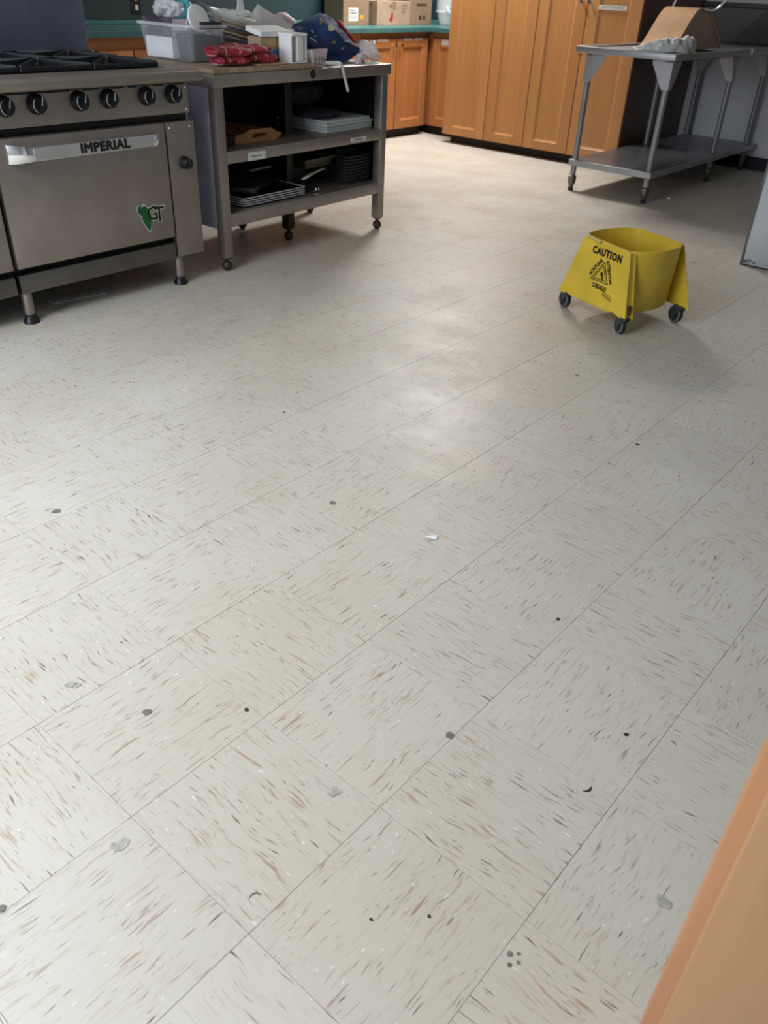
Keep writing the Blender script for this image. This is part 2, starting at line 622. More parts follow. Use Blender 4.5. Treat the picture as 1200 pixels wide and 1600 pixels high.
cells = []
for i in range(int(X0 / T) - 1, int(X1 / T) + 1):
    for j in range(int(Y0 / T) - 1, int(Y1 / T) + 1):
        cx, cy = (i + .5) * T, (j + .5) * T
        if not (-4.97 < cx < 2.2 and -2.5 < cy < 7.25): continue
        pp = [pix((cx + sx * T / 2, cy + sy * T / 2, 0)) for sx, sy in ((-1, -1), (1, -1), (1, 1), (-1, 1))]
        a = 0
        if all(pp) and max(q[0] for q in pp) > 0 and min(q[0] for q in pp) < 1200 and max(q[1] for q in pp) > 200 and min(q[1] for q in pp) < 1600:
            a = abs(sum(pp[k][0] * pp[(k + 1) % 4][1] - pp[(k + 1) % 4][0] * pp[k][1] for k in range(4))) / 2
            if cx < -4.38 or cy > 6.2 and cx < -2.2 or cx < -2.35 and cy < 2.0 or cx > -.45 and cy > 4.3: a = 0
        cells.append((a, i, j, cx, cy))
cells.sort(key=lambda c: -c[0])
tm = {}
for odd in (0, 1):
    for flip in (1, -1):
        bm = bmesh.new()
        tile_bm(bm, 0, 0, odd, (0, 0), flip)
        me = bpy.data.meshes.new('tile')
        bm.to_mesh(me); bm.free()
        me.materials.append(M_tile)
        tm[odd, flip] = me
rest = bmesh.new()
for k, (a, i, j, cx, cy) in enumerate(cells):
    odd = (i + j) % 2
    fp = random.choice((1, -1))
    if k < 298 and a > 0:
        o = bpy.data.objects.new('tile', tm[odd, fp])
        COL.objects.link(o)
        o.parent = floor
        o.location = (cx, cy, random.uniform(-.0002, .0002))
    else:
        tile_bm(rest, cx, cy, odd, (random.random() * 60, random.random() * 60), fp)
me = bpy.data.meshes.new('far_tiles')
rest.to_mesh(me); rest.free()
me.materials.append(M_tile)
o = bpy.data.objects.new('far_tiles', me)
COL.objects.link(o)
o.parent = floor
o['kind'] = 'stuff'


# residue marks stuck to the floor (parts of it)
def spot(x, y, r, m, sx=1.0, rot=0, seed=0, name='residue_spot', amp=.25):
    b = B()
    pts = []
    for k in range(14):
        t = 2 * PI * k / 14
        rr = r * (1 + amp * mnoise.noise(Vector((math.cos(t) * 1.3 + seed * 5.3, math.sin(t) * 1.3, seed))))
        px, py = rr * math.cos(t) * sx, rr * math.sin(t)
        pts.append((x + px * math.cos(rot) - py * math.sin(rot), y + px * math.sin(rot) + py * math.cos(rot), .0003))
    b.prism(pts, (0, 0, .0009))
    return b.done(name, m, floor)


for k, (x, y, r, m, sx) in enumerate([
        (-.178, .159, .0085, M_spot, 1), (.298, .52, .0082, M_spot, 1), (-.945, .414, .011, M_spot, 1), (-.444, .961, .009, M_spot, 1),
        (.62, .243, .0045, M_spot, 1), (.629, .229, .0035, M_spot, 1), (.637, .241, .003, M_spot, 1), (.63, .252, .003, M_spot, 1),
        (.493, .207, .0028, M_spotd, 1), (.429, .142, .0022, M_spotd, 1.5), (-.04, .295, .0042, M_spotd, 1.2), (.275, .968, .0042, M_spotd, 1.2),
        (-.352, .097, .008, M_spotl, 1.5), (-.34, .105, .006, M_spotl, 1), (.224, .274, .010, M_spotl, 1.3), (.033, -.044, .011, M_spotl, 1.2),
        (.76, .48, .010, M_spotl, 1.3), (-.007, -.23, .006, M_spot, 1.2), (.553, .759, .004, M_spotd, 1.4), (-.95, 1.25, .004, M_spot, 1), (.02, 1.9, .0055, M_spotd, 1.3), (-.4, 2.25, .005, M_spot, 1.5)]):
    spot(x, y, r, m, sx, random.random() * 3, k, amp=.7 if m is M_spotl else .3)
# crescent-shaped marks
for (x, y, r, rot, m, w) in ((.555, .593, .011, -.3, M_spotd, .005), (.271, .044, .011, 2.6, M_spot, .0022), (.63, .80, .007, 1.2, M_spot, .003)):
    b = B()
    out, inn = [], []
    for k in range(9):
        t = -1.2 + 2.4 * k / 8 + rot
        th = w * math.cos((k - 4) / 4 * 1.45)
        out.append((x + math.cos(t) * r, y + math.sin(t) * r, .0003))
        inn.append((x + math.cos(t) * (r - th) , y + math.sin(t) * (r - th), .0003))
    b.prism(out + inn[::-1], (0, 0, .001))
    b.done('crescent_mark', m, floor)

# ------------------------------------------------------------------ room shell
WL = -4.97
B().box(WL - .1, -2.6, 0, WL, 7.3, CEIL).done('wall_left', M_green)['kind'] = 'structure'
wb = B().box(WL, 7.22, 0, -2.6, 7.32, CEIL).done('wall_back', M_green); wb['kind'] = 'structure'
wb = B().box(-2.6, 7.22, 0, 2.3, 7.32, CEIL).done('wall_rear', M_wall); wb['kind'] = 'structure'
wp = B().box(-.52, 4.256, .004, 2.2, 4.4, CEIL, .003).done('wall_right', M_white); wp['kind'] = 'structure'
B().box(2.2, -2.6, 0, 2.3, 7.3, CEIL).done('wall_far_right', M_white)['kind'] = 'structure'
B().box(WL, -2.6, CEIL, 2.3, 7.32, CEIL + .1).done('ceiling', M_ceil)['kind'] = 'structure'
w = B()
w.box(WL, -2.6, 0, 2.3, -2.5, .9).box(WL, -2.6, 2.3, 2.3, -2.5, CEIL).box(WL, -2.6, .9, -2.85, -2.5, 2.3).box(-.35, -2.6, .9, 2.3, -2.5, 2.3)
w.done('wall_front', M_white)['kind'] = 'structure'
w = empty('window_1', (-1.6, -2.55, .9)); w['kind'] = 'structure'
B().box(-2.85, -2.58, .9, -2.79, -2.52, 2.3).box(-.41, -2.58, .9, -.35, -2.52, 2.3).box(-2.85, -2.58, .9, -.35, -2.52, .96).box(-2.85, -2.58, 2.24, -.35, -2.52, 2.3).box(-1.63, -2.58, .9, -1.57, -2.52, 2.3).done('window_frame', M_white, w)
b = B().box(-2.28, 7.205, .0, 2.2, 7.22, .1).done('baseboard_back', M_base); b['kind'] = 'structure'
# corner bead and scuffs low on the white partition
B().box(-.526, 4.25, .002, -.516, 4.262, 2.6).done('corner_bead', M_greytyre, wp)
B().box(-.522, 4.2535, .0, .9, 4.2565, .006).done('floor_joint', M_base, wp)
for (x0, x1, z0, z1) in ((-.515, -.497, .012, .03), (-.493, -.488, .014, .034), (-.486, -.468, .026, .034), (-.478, -.474, .014, .028), (-.46, -.448, .018, .028), (-.52, -.512, .03, .085)):
    B().box(x0, 4.2545, z0, x1, 4.2565, z1).done('scuff_mark', M_greytyre, wp)
# oak jamb and casing right beside the camera
tr = empty('trim_1', (.9, .2, 0)); tr['kind'] = 'structure'
B().box(.8205, .168, 0, .90, .30, 2.1, .004, 2).done('door_jamb', M_trim, tr, 60)
B().box(.8395, .146, 0, 1.02, .168, 2.16, .003, 2).done('door_casing', M_trim2, tr, 60)
B().box(.90, .168, 0, 2.2, .30, CEIL).done('wall_end', M_white)['kind'] = 'structure'

# ------------------------------------------------------------------ range
XF = -2.24
rg = thing('gas_range', 'stainless six burner gas range with black knobs and two oven doors, left edge', 'stove', (-2.6, 1.2, 0))
RY0, RY1 = .30, 1.958
B().box(-3.03, RY0, .132, -2.285, RY1 - .004, .868).done('body', M_black, rg)
B().box(-3.03, RY1 - .004, .131, -2.28, RY1, .87).done('side_sheet', M_side_daylit, rg)


def oven_door(y0, y1):
    d = B().box(XF - .04, y0, .224, XF, y1, .689, .004, 2).done('oven_door', M_steel, rg, 40)
    k = B().box(XF - .05, y0 - .002, .125, XF - .006, y1, .198, .003, 2).done('kick_panel', M_steel_d, rg, 40)
    h = .028
    L = y1 - y0
    a, c = y0 + .045, y1 - .035
    # strap handle: flat band standing off the door, ends sweeping back to it
    b = B()
    path = []
    for t in range(7): path.append((a + .075 * t / 6, XF + .005 + .045 * math.sin(t / 6 * PI / 2)))
    for t in range(7): path.append((c - .05 + .05 * t / 6, XF + .005 + .045 * math.cos(t / 6 * PI / 2)))
    n = len(path)

    def f(u, v):
        y, x = path[round(u * (n - 1))]
        e = .022 if .075 < u < .94 else .021
        flare = max(0, 1 - (y - a) / .09) * .012
        return (x + .006 * math.sin(v * PI), y, .637 + (v - .5) * 2 * (e + flare))
    b.shell(f, n, 7, .006)
    hd = b.done('oven_handle', M_chrome, d, 35)
    B().box(XF + .053, a + .078, .6165, XF + .0575, c - .066, .6575, .001).done('name_plate', M_plateband, d)
    return d, a, c


d1, ha, hc = oven_door(1.06, 1.806)
oven_door(RY0 + .005, 1.042)
text('IMPERIAL', .046, 'lettering', M_ink, d1, (XF + .0578, 1.481, .6385), (0, 1, 0), (0, 0, 1), .0006, 0, sx=1.1, spacing=1.08, fat=.0028)
# GT emblem: leaf pair and two letters, each with a pale outline
pale = M_label


def leaf(c, L, wd, ang, m, x, parent, k=1.0):
    pts = []
    for i in range(13):
        t = i / 12
        pts.append((t, math.sin(PI * t ** .8) * .5))
    pts = pts + [(t, -y) for t, y in pts[-2:0:-1]]
    ca, sa = math.cos(ang), math.sin(ang)
    P = []
    for t, y in pts:
        p, q = (t - .5) * L * k, y * wd * k
        P.append((x, c[0] + p * ca - q * sa, c[1] + p * sa + q * ca))
    B().prism(P, (.0009, 0, 0)).done('emblem', m, parent)


for m, x, k in ((pale, XF + .0005, 1.1), (M_greenleaf, XF + .0012, 1.0)):
    leaf((1.667, .325), .115, .047, -1.40, m, x, d1, k)
    leaf((1.643, .357), .055, .030, -1.05, m, x + .0001, d1, k)
for m, x, bo in ((pale, XF + .0014, .0045), (M_ink, XF + .002, .0015)):
    text('G', .082, 'emblem', m, d1, (x, 1.698, .339), (0, 1, 0), (0, 0, 1), .0003, bo)
    text('T', .086, 'emblem', m, d1, (x + .0004, 1.732, .332), (0, 1, 0), (0, 0, 1), .0003, bo)
pn = B().box(XF - .035, 1.814, .131, XF, RY1, .689, .003, 2).done('side_panel', M_steel_v, rg, 40)
B().lathe([(0, .0), (.027, .0), (.027, .006), (.024, .014), (.0225, .034), (.02, .038), (0, .038)], (XF, 1.889, .527), (1, 0, 0), 22).box(XF + .03, 1.885, .506, XF + .044, 1.893, .548, .002).done('oven_knob', M_blackpl, pn, 40)
for yy, zz in ((1.935, .668), (1.83, .668)):
    B().lathe([(0, .0025), (.0045, .0015), (.005, 0)], (XF, yy, zz), (1, 0, 0), 8).done('rivet', M_chrome, pn, 60)
cp = B().prism([(XF - .03, RY0, .72), (XF - .005, RY0, .72), (XF - .012, RY0, .832), (XF - .03, RY0, .832)], (0, RY1 - .012 - RY0, 0)).done('control_panel', M_steel, rg, bevel=.002)
B().box(XF - .06, RY0, .83, XF - .02, RY1 - .012, .845).done('vent_gap', M_shade, rg)  # dark box painted as the shade in the gap below the rail
for yy, zz in ((1.93, .735), (1.93, .818)):
    B().lathe([(0, .0025), (.0045, .0015), (.005, 0)], (XF - .005, yy, zz), (1, 0, 0), 8).done('rivet', M_chrome, cp, 60)
for a0, a1 in ((1.885, 1.93), (1.78, 1.825), (1.66, 1.70), (1.585, 1.64), (1.46, 1.53), (1.15, 1.40)):
    B().box(XF - .02, a0, .8265, XF - .0095, a1, .8325).done('vent_slot', M_black, cp)
# bull-nosed front rail
prof = [(-2.29, .842), (-2.185, .842), (-2.172, .846), (-2.165, .856), (-2.165, .872), (-2.172, .883), (-2.185, .888), (-2.29, .888)]
B().prism([(x, RY0, z) for x, z in prof], (0, RY1 + .006 - RY0, 0)).done('front_rail', M_steel, rg, 35, bevel=.0015)
B().box(-2.96, RY0, .862, -2.29, RY1 - .001, .884, .002).done('cooktop_deck', M_steel, rg)
B().box(-2.93, RY0 + .01, .8845, -2.32, 1.89, .8865).done('spill_tray', M_black, rg)
B().box(-3.03, RY0, .87, -2.96, RY1 - .01, 1.56, .004).done('backguard', steel('backguard_window_tint', '#8b93a8', .5, 'z'), rg)  # blue in the steel colour paints the window light it reflects
B().box(-2.96, RY0, .884, -2.925, RY1 - .01, .905, .003).done('backguard_ledge', M_steel_d, rg)
B().lathe([(0, .006), (.005, .004), (.006, 0)], (-2.925, 1.94, .897), (1, 0, 0), 10).done('bolt', M_chrome, rg, 60)


# knobs
def knob(y):
    zc = .7935
    b = B()
    b.lathe([(0, 0), (.036, 0), (.036, .006), (.031, .012), (.029, .03), (.026, .034), (0, .034)], (XF - .009, y, zc), (1, 0, 0), 26)
    b.obox((XF + .031, y, zc), (1, 0, 0), (0, .97, -.24), (0, .24, .97), .008, .007, .027)
    k = b.done('control_knob', M_blackpl, rg, 40)
    B().obox((XF + .0395, y + .002, zc + .012), (1, 0, 0), (0, .97, -.24), (0, .24, .97), .0006, .0011, .014).done('pointer_line', M_label, k)
    b = B()
    pts = []
    for i in range(9):
        t = math.radians(135 + 105 * i / 8)
        pts.append((XF + .0262, y + .0275 * math.cos(t), zc + .0275 * math.sin(t)))
    b.tube(pts, .0011, 5)
    b.done('rim_highlight', M_label, k)  # pale arc painted as the highlight on the knob rim


for y in (1.867, 1.737, 1.562, 1.434, 1.258, 1.134): knob(y)


# cast iron grates, two rows
def grate(x0, x1, y0, y1):
    b = B()
    t = .007
    z0, z1 = .8865, .905
    for y in (y0, y1): b.box(x0, y - t, z0, x1, y + t, z1, .003)
    for x in (x0, (x0 + x1) / 2, x1): b.box(x - t, y0, z0, x + t, y1, z1, .003)
    cx, cy = (x0 + x1) / 2, (y0 + y1) / 2
    for qx in (x0 + (x1 - x0) * .25, x0 + (x1 - x0) * .75):
        for k in range(8):
            a = 2 * PI * k / 8 + .0
            dx, dy = math.cos(a), math.sin(a)
            p0 = Vector((qx + dx * .028, cy + dy * .028, .908))
            lim = min((x1 - x0) / 4 / max(abs(dx), 1e-3), (y1 - y0) / 2 / max(abs(dy), 1e-3))
            p1 = Vector((qx + dx * lim, cy + dy * lim, .9))
            dd = (p1 - p0).normalized()
            b.obox((p0 + p1) / 2, dd, (-dy, dx, 0), dd.cross(Vector((-dy, dx, 0))), (p1 - p0).length / 2, .0055, .011)
    b.done('grate', M_iron, rg)
    for qx in (x0 + (x1 - x0) * .25, x0 + (x1 - x0) * .75):
        B().lathe([(0, .891), (.05, .891), (.05, .896), (.03, .9), (.0, .9)], (qx, cy, 0), n=16).done('burner', M_iron, rg, 40)


for k in range(5):
    y1 = 1.87 - k * .306
    grate(-2.92, -2.335, y1 - .30, y1)
for x, y in ((-2.272, 1.085), (-2.272, 1.832), (-2.95, 1.085), (-2.95, 1.832), (-2.272, .40), (-2.95, .40)):
    g = B().lathe([(.019, .135), (.021, .13), (.0215, .05), (.020, .034)], (x, y, 0), n=18).done('leg', M_steel_v, rg, 40)
    B().lathe([(0, .036), (.022, .036), (.0225, .024), (.03, .012), (.033, .0), (0, 0)], (x, y, 0), n=18).done('foot', M_blackpl, g, 40)

o = B().obox((-2.41, 1.381, .0026), (.12, .99, 0), (-.99, .12, 0), (0, 0, 1), .125, .026, .0012).done('paper_strip', M_label, at=(-2.41, 1.381, .001))
tag(o, 'flat grey-white strip of card lying on the floor under the range', 'paper')

# ------------------------------------------------------------------ cart (own frame: x along its length, y towards its back)
CA = math.radians(92.2)
CO = Vector((-2.255, 2.095, 0))


def cw(x, y, z):
    return Vector((CO.x + x * math.cos(CA) - y * math.sin(CA), CO.y + x * math.sin(CA) + y * math.cos(CA), z))


ct = thing('work_cart', 'stainless open-front work cart with two shelves on small ball casters, right of range', 'cart', CO, CA, True)
CL, CDp = 1.215, .585
B().box(-.012, -.012, .804, CL + .012, CDp + .012, .855, .004, 2).done('worktop', M_steel, ct, 40)
B().box(CL - .19, CDp - .01, .8555, CL + .012, CDp + .012, .885, .006, 2).box(CL - .004, .33, .8555, CL + .012, CDp - .01, .88, .005, 2).done('raised_lip', M_steel_dark, ct, 40)
B().box(.0, .0, .488, CL, CDp, .540, .003, 2).done('shelf', M_steel, ct, 40)
B().box(.0, .0, .207, CL, CDp, .268, .003, 2).done('shelf', M_steel, ct, 40)
B().box(-.003, .045, .2, .006, CDp - .045, .804).done('side_panel', M_side_daylit, ct)
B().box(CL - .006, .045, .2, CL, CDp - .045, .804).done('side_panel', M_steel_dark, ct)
B().box(.04, CDp - .008, .2, CL - .04, CDp - .002, .804).done('back_panel', M_shade, ct)  # steel sheet coloured near black for the shade inside the cart


def post(x, y, w, z0, z1, m, cx=None):
    p = B().box(x - w / 2, y - w / 2, z0, x + w / 2, y + w / 2, z1, .003, 2).done('leg', m, ct, 40)
    b = B()
    b.lathe([(0, z0 + .004), (w * .34, z0 + .004), (w * .5, z0 - .004), (.017, z0 - .008), (.010, z0 - .012), (.010, .05), (0, .05)], (x, y, 0), n=14)
    b.lathe([(0, 0)] + [(.0255 * math.sin(t), .0255 - .0255 * math.cos(t)) for t in [PI * i / 10 for i in range(1, 10)]] + [(0, .051)], (x, y, 0), n=18)
    b.done('caster', M_caster, p, 50)


post(.024, .024, .05, .066, .806, M_steel_v)
post(CL - .024, .024, .05, .066, .806, M_steel_v)
post(.024, CDp - .024, .05, .066, .806, M_steel_v)
post(CL - .024, CDp - .024, .05, .066, .806, M_steel_v)
post(.64, .205, .05, .066, .806, M_steel_dark)
post(.62, CDp - .03, .045, .066, .25, M_steel_dark)
for x, z in ((.03, .46), (.03, .3), (.03, .74)): B().lathe([(0, -.001), (.006, 0), (0, .001)], (0, .12 + x, z), (-1, 0, 0), 8).done('screw', M_black, ct)
# stuck-on labels and the maker's roundel
for (x0, x1, z0, z1, nm) in ((.176, .290, .488, .524, 3), (.916, 1.044, .4965, .5185, 5)):
    lb = B().box(x0, -.0012, z0, x1, 0, z1).done('shelf_label', M_label, ct)
    b = B()
    w_ = (x1 - x0)
    for i in range(nm):
        p = x0 + w_ * (.2 + .6 * i / nm)
        b.box(p, -.0018, (z0 + z1) / 2 - .0035, p + w_ * .5 / nm, -.001, (z0 + z1) / 2 + .0035)
    b.done('faded_print', M_greyink, lb)
b = B()
b.lathe([(.011, 0), (.019, 0), (.019, .001), (.011, .001)], (.614, -.0125, .832), (0, -1, 0), 16, closed=True)
b.box(.606, -.0136, .812, .611, -.0125, .852).box(.617, -.0136, .812, .622, -.0125, .852).box(.598, -.0136, .838, .63, -.0125, .843)
b.done('roundel', M_ink, ct)


# ---- things on the cart
def rotc(p):  # direction in the cart frame to world
    return Vector((p[0] * math.cos(CA) - p[1] * math.sin(CA), p[0] * math.sin(CA) + p[1] * math.cos(CA), p[2]))


def cthing(name, label, cat, x, y, z, rot=0, group=None):
    return thing(name, label, cat, cw(x, y, z), CA + rot, True, group)


ZB = .877
bb = cthing('chopping_board', 'thick butcher block board lying on left end of steel cart', 'chopping board', .3, .29, .8565)
for k in range(13):
    x0 = -.305 + k * .0477
    B().box(x0, -.295, 0, x0 + .0473, .268, ZB - .8575, .0015).done('wood_strip', M_butcher, bb)

tb = cthing('thin_board', 'thin pale wooden board under the red oven mitts', 'board', .375, .04, ZB)
B().box(-.09, -.035, 0, .09, .05, .006, .001).done('board', M_thinwood, tb)


# oven mitts
def mitt(name, label, x, y, z, L, wd, h, rot, seed, m=M_plaid):
    t = cthing(name, label, 'oven mitt', x, y, z, rot, 'red plaid oven mitts')

    def shp(q):
        s_ = 1 - .25 * max(0, q.x / L)
        return Vector((q.x, q.y * s_, q.z))
    b = B()
    b.blob((0, 0, h), (L, wd, h), 2.6, seed, .014, 14, floor=0, shape=shp)
    b.blob((L * .25, -wd * .85, h * .8), (L * .42, wd * .36, h * .7), 2.3, seed + 2, .008, 14, floor=0, n=10)
    b.done('mitt', m, t, 180)
    b = B()
    b.tube([(-L * .93, wd * math.cos(a) * .8, h + h * .82 * math.sin(a)) for a in [2 * PI * i / 18 for i in range(19)]], .006, 6)
    b.done('cuff_binding', m, t, 180)


mitt('oven_mitt', 'red plaid oven mitt lying lowest and frontmost, on butcher board', .185, .075, ZB + .0062, .105, .055, .0165, .05, 1)
mitt('oven_mitt', 'red plaid oven mitt at the right end of the mitt pile', .345, .085, ZB + .0062, .125, .055, .02, .04, 5)
mitt('oven_mitt', 'red plaid oven mitt on top, at left end of the mitt pile', .175, .075, ZB + .040, .115, .055, .018, -.06, 9)
mitt('oven_mitt', 'red plaid oven mitt with white stripes, top middle of the pile', .30, .10, ZB + .0462, .12, .052, .016, -.3, 14)

# clear storage tote
tt = cthing('storage_tote', 'clear plastic tote of odds and ends on back left of cart', 'tote', .185, .41, ZB)
tx, ty, th = .105, .185, .148


def tote_ring(k, z):
    r = .025
    pts = []
    for sx, sy, a0 in ((1, 1, 0), (-1, 1, PI / 2), (-1, -1, PI), (1, -1, 3 * PI / 2)):
        for i in range(5):
            a = a0 + PI / 2 * i / 4
            pts.append((sx * (tx * k - r) + r * math.cos(a), sy * (ty * k - r) + r * math.sin(a), z))
    return pts


def loft(b, rings, cap0=False, cap1=False):
    V = [[b.bm.verts.new(p) for p in r] for r in rings]
    n = len(V[0])
    for A, Bq in zip(V, V[1:]):
        for i in range(n): b.bm.faces.new((A[i], A[(i + 1) % n], Bq[(i + 1) % n], Bq[i]))
    if cap0: b.bm.faces.new(V[0][::-1])
    if cap1: b.bm.faces.new(V[-1])
    return b


loft(B(), [tote_ring(.86, .001), tote_ring(.9, .004), tote_ring(1.0, th - .012)], True).done('bin_wall', M_clear, tt, 50)
loft(B(), [tote_ring(1.0, th - .013), tote_ring(1.07, th - .012), tote_ring(1.08, th - .002), tote_ring(1.02, th), tote_ring(.995, th - .004)]).done('rim', M_film, tt, 50)
# contents
o = B().box(.0, 0, 0, .085, .19, .085, .002).done('white_carton', M_paperw, at=None)
o.location = cw(.10, .385, ZB + .006); o.rotation_euler = (0, 0, CA)
tag(o, 'plain white carton standing inside the clear tote', 'box')
for k, (dx, dy, dz, rz, lab) in enumerate(((.103, .38, .0925, .03, 'dark covered magazine in clear tote, lowest of three'), (.098, .375, .117, -.05, 'dark covered magazine in the tote, middle of three'), (.10, .37, .1415, .06, 'dark covered magazine lying topmost, above the tote rim'))):
    mg = cthing('magazine', lab, 'magazine', dx, dy, ZB + dz, rz, 'magazines in the tote')
    B().box(0, 0, .0015, .085, .19, .0225).done('pages', M_paperw, mg)
    B().box(-.001, -.001, 0, .087, .192, .0014).box(-.001, -.001, .0226, .087, .192, .024).box(-.002, -.001, 0, -.001, .192, .024).done('cover', M_mag, mg)
bk_ = cthing('basket', 'small black plastic basket inside the clear tote', 'basket', .188, .30, ZB + .0055)
loft(B(), [[(-.075, -.05, 0), (.075, -.05, 0), (.075, .05, 0), (-.075, .05, 0)], [(-.082, -.06, .105), (.082, -.06, .098), (.082, .06, .098), (-.082, .06, .105)], [(-.079, -.057, .105), (.079, -.057, .098), (.079, .057, .098), (-.079, .057, .105)], [(-.07, -.045, .006), (.07, -.045, .006), (.07, .045, .006), (-.07, .045, .006)]], True, True).done('bin', M_navybox, bk_)
sk_ = cthing('lidded_dish', 'white round dish with black bar handle poking out of tote', 'dish', .215, .30, ZB + .118)
B().lathe([(0, 0), (.05, .0), (.06, .01), (.056, .018), (0, .022)], (-.005, .03, .045), (0, -.95, .3), 28).done('dish', M_foam, sk_, 40)
B().box(-.07, -.075, .012, .055, -.06, .042, .003).done('bar_handle', M_blackpl, sk_)
B().tube([(.0, .015, .112), (.03, .005, .102), (.05, -.015, .075), (.055, -.06, .035)], .006, 8).done('bail', M_greytyre, sk_, 60)


def bag(name, label, cat, x, y, z, r, seed, m, amp=.03, freq=11, p=2.3, rot=None, floor=0.0, ridged=False, group=None, extra=None):
    b = B()
    b.blob((0, 0, r[2]), r, p, seed, amp, freq, floor=floor, ridged=ridged, rot=rot)
    if extra: extra(b)
    o = b.done(name, m, None, 180)
    o.location = cw(x, y, z)
    o.rotation_euler = (0, 0, CA)
    return tag(o, label, cat, group)


bag('plastic_bag', 'crinkled white plastic bag sticking out of the tote over its wall', 'bag', .135, .43, ZB + .167, (.05, .07, .034), 3, M_film, .035, 16, ridged=True)
bag('plastic_bag', 'bright cyan and white bag bunched up at back of tote', 'bag', .255, .475, ZB + .10, (.035, .055, .065), 6, M_cyan, .03, 20, ridged=True)
o = B().box(-.03, -.002, 0, .03, .002, .085).done('paper_bag', M_paperw)
o.location = cw(.205, .37, ZB + .12); o.rotation_euler = (.25, .05, CA); tag(o, 'flat translucent paper bag standing up behind white plastic bag', 'bag')

# plate stack, tilted, in film
for k in range(6):
    c = Vector((.475, .385, .899 + k * .0235))
    pl = thing('dinner_plate', ('ivory dinner plate, lowest of the tilted stack behind mitts', 'tan rimmed plate second from the bottom of the tilted stack', 'ivory plate third from bottom of the tilted stack', 'tan rimmed plate third from top of the tilted stack', 'blue rimmed plate second from the top of the tilted stack', 'white plate topmost on the tilted stack behind mitts')[k], 'plate', cw(*c), CA, True, 'stack of plates on the cart')
    pl.rotation_euler = (math.radians(9), math.radians(9), CA)
    R_ = .138 - .002 * k
    m1 = (M_plate, M_tanrim, M_plate, M_tanrim, M_plate, M_plate)[k]
    B().lathe([(0, 0), (R_ * .6, 0), (R_ * .68, .004), (R_, .016), (R_ - .001, .0195), (R_ * .66, .008), (R_ * .58, .0045), (0, .0045)], n=40).done('plate', m1, pl, 50)
    B().lathe([(R_ + .0004, .0145), (R_ + .0008, .018), (R_ - .001, .0199), (R_ - .009, .0165), (R_ - .009, .0158)], n=40).done('rim_band', M_bluerim if k in (2, 4) else M_tanrim, pl, 50)
o = B()
o.lathe([(0, 0), (.05, 0), (.09, .015), (.115, .035), (.11, .037), (.085, .018), (.048, .006), (0, .006)], n=36)
o = o.done('serving_bowl', M_foam, None, 50); o.location = cw(.47, .388, 1.026); o.rotation_euler = (math.radians(9), math.radians(9), CA)
tag(o, 'wide white bowl tilted on top of the stack of plates', 'bowl')
bag('plastic_bag', 'clear film bag with teal print draped over the plates', 'bag', .47, .375, 1.05, (.085, .075, .014), 12, M_film, .02, 14)
sp = cthing('spatula', 'white plastic spatula standing upright among the plates', 'spatula', .545, .40, 1.05)
B().prism([(-.03, -.003, 0), (.034, -.003, 0), (.02, -.003, .05), (.015, -.003, .075), (-.013, -.003, .075), (-.016, -.003, .05)], (0, .006, 0)).done('blade', M_foam, sp, bevel=.001)
B().box(-.012, -.004, .073, .013, .004, .27, .003).done('handle', M_foam, sp)

# folded paper
pk = cthing('paper_pad', 'big folded white paper sheets standing behind carton on the cart', 'paper', .74, .40, .8562)


def sheet(u, v, lean=0.0):
    # u across the pad, v from the bottom edge to the top edge
    x = -.115 + .35 * u
    if u < .2: top = .165 + .08 * (u / .2) ** .8
    else: top = .245 - .115 * ((u - .2) / .8) ** .85
    return (x - .02 * (1 - v), -.03 + lean + .05 * (v ** 1.5) + .012 * math.sin(u * 5 + 1) * v, top * v + .001)


for k in range(3):
    B().shell(lambda u, v: sheet(u, v * (1 - .05 * k), .017 * k), 22, 9, .004).done('sheet', M_paperw, pk, 60)

# printed carton with folded white lid
cb = cthing('carton', 'small printed carton with yellow and blue band behind the mitts', 'box', .50, .185, ZB)
B().box(-.10, -.07, 0, .10, .02, .105, .001).done('box', M_card, cb)
B().box(-.1, -.0706, .065, .07, -.07, .1).done('yellow_band', plain('pale_yellow_print', '#b9ab74', .6), cb)
B().prism([(-.1, -.0706, .02), (.095, -.0706, .012), (.095, -.0706, .06), (.02, -.0706, .058), (-.1, -.0706, .04)], (0, .0006, 0)).done('blue_band', plain('blue_print', '#5f7fae', .6), cb)
B().box(-.03, -.0712, .005, .07, -.0706, .016).done('dark_print', M_brownbd, cb)
B().prism([(-.105, -.078, .106), (.105, -.078, .106), (.10, .03, .125), (-.10, .03, .125)], (0, 0, .02)).done('lid_flap', M_paperw, cb)

# white dispenser
wd_ = cthing('wrap_dispenser', 'pale grey upright dispenser with open slot, right of the mitts', 'dispenser', .553, .06, ZB)
B().box(-.052, -.045, 0, .052, .045, .006, .002).done('base', M_foam, wd_)
B().box(-.053, -.047, .112, .053, .047, .124, .003).done('top', M_foam, wd_)
B().box(-.052, .03, .006, .052, .04, .112).box(-.052, -.042, .006, -.046, .03, .112).box(.046, -.042, .006, .052, .03, .112).done('wall', M_foam, wd_)
B().box(-.012, -.042, .006, .032, .02, .112, .004).done('front_column', M_foam, wd_)
B().box(-.042, .0, .006, -.016, .028, .1).done('shadow_slot', M_greytyre, wd_)

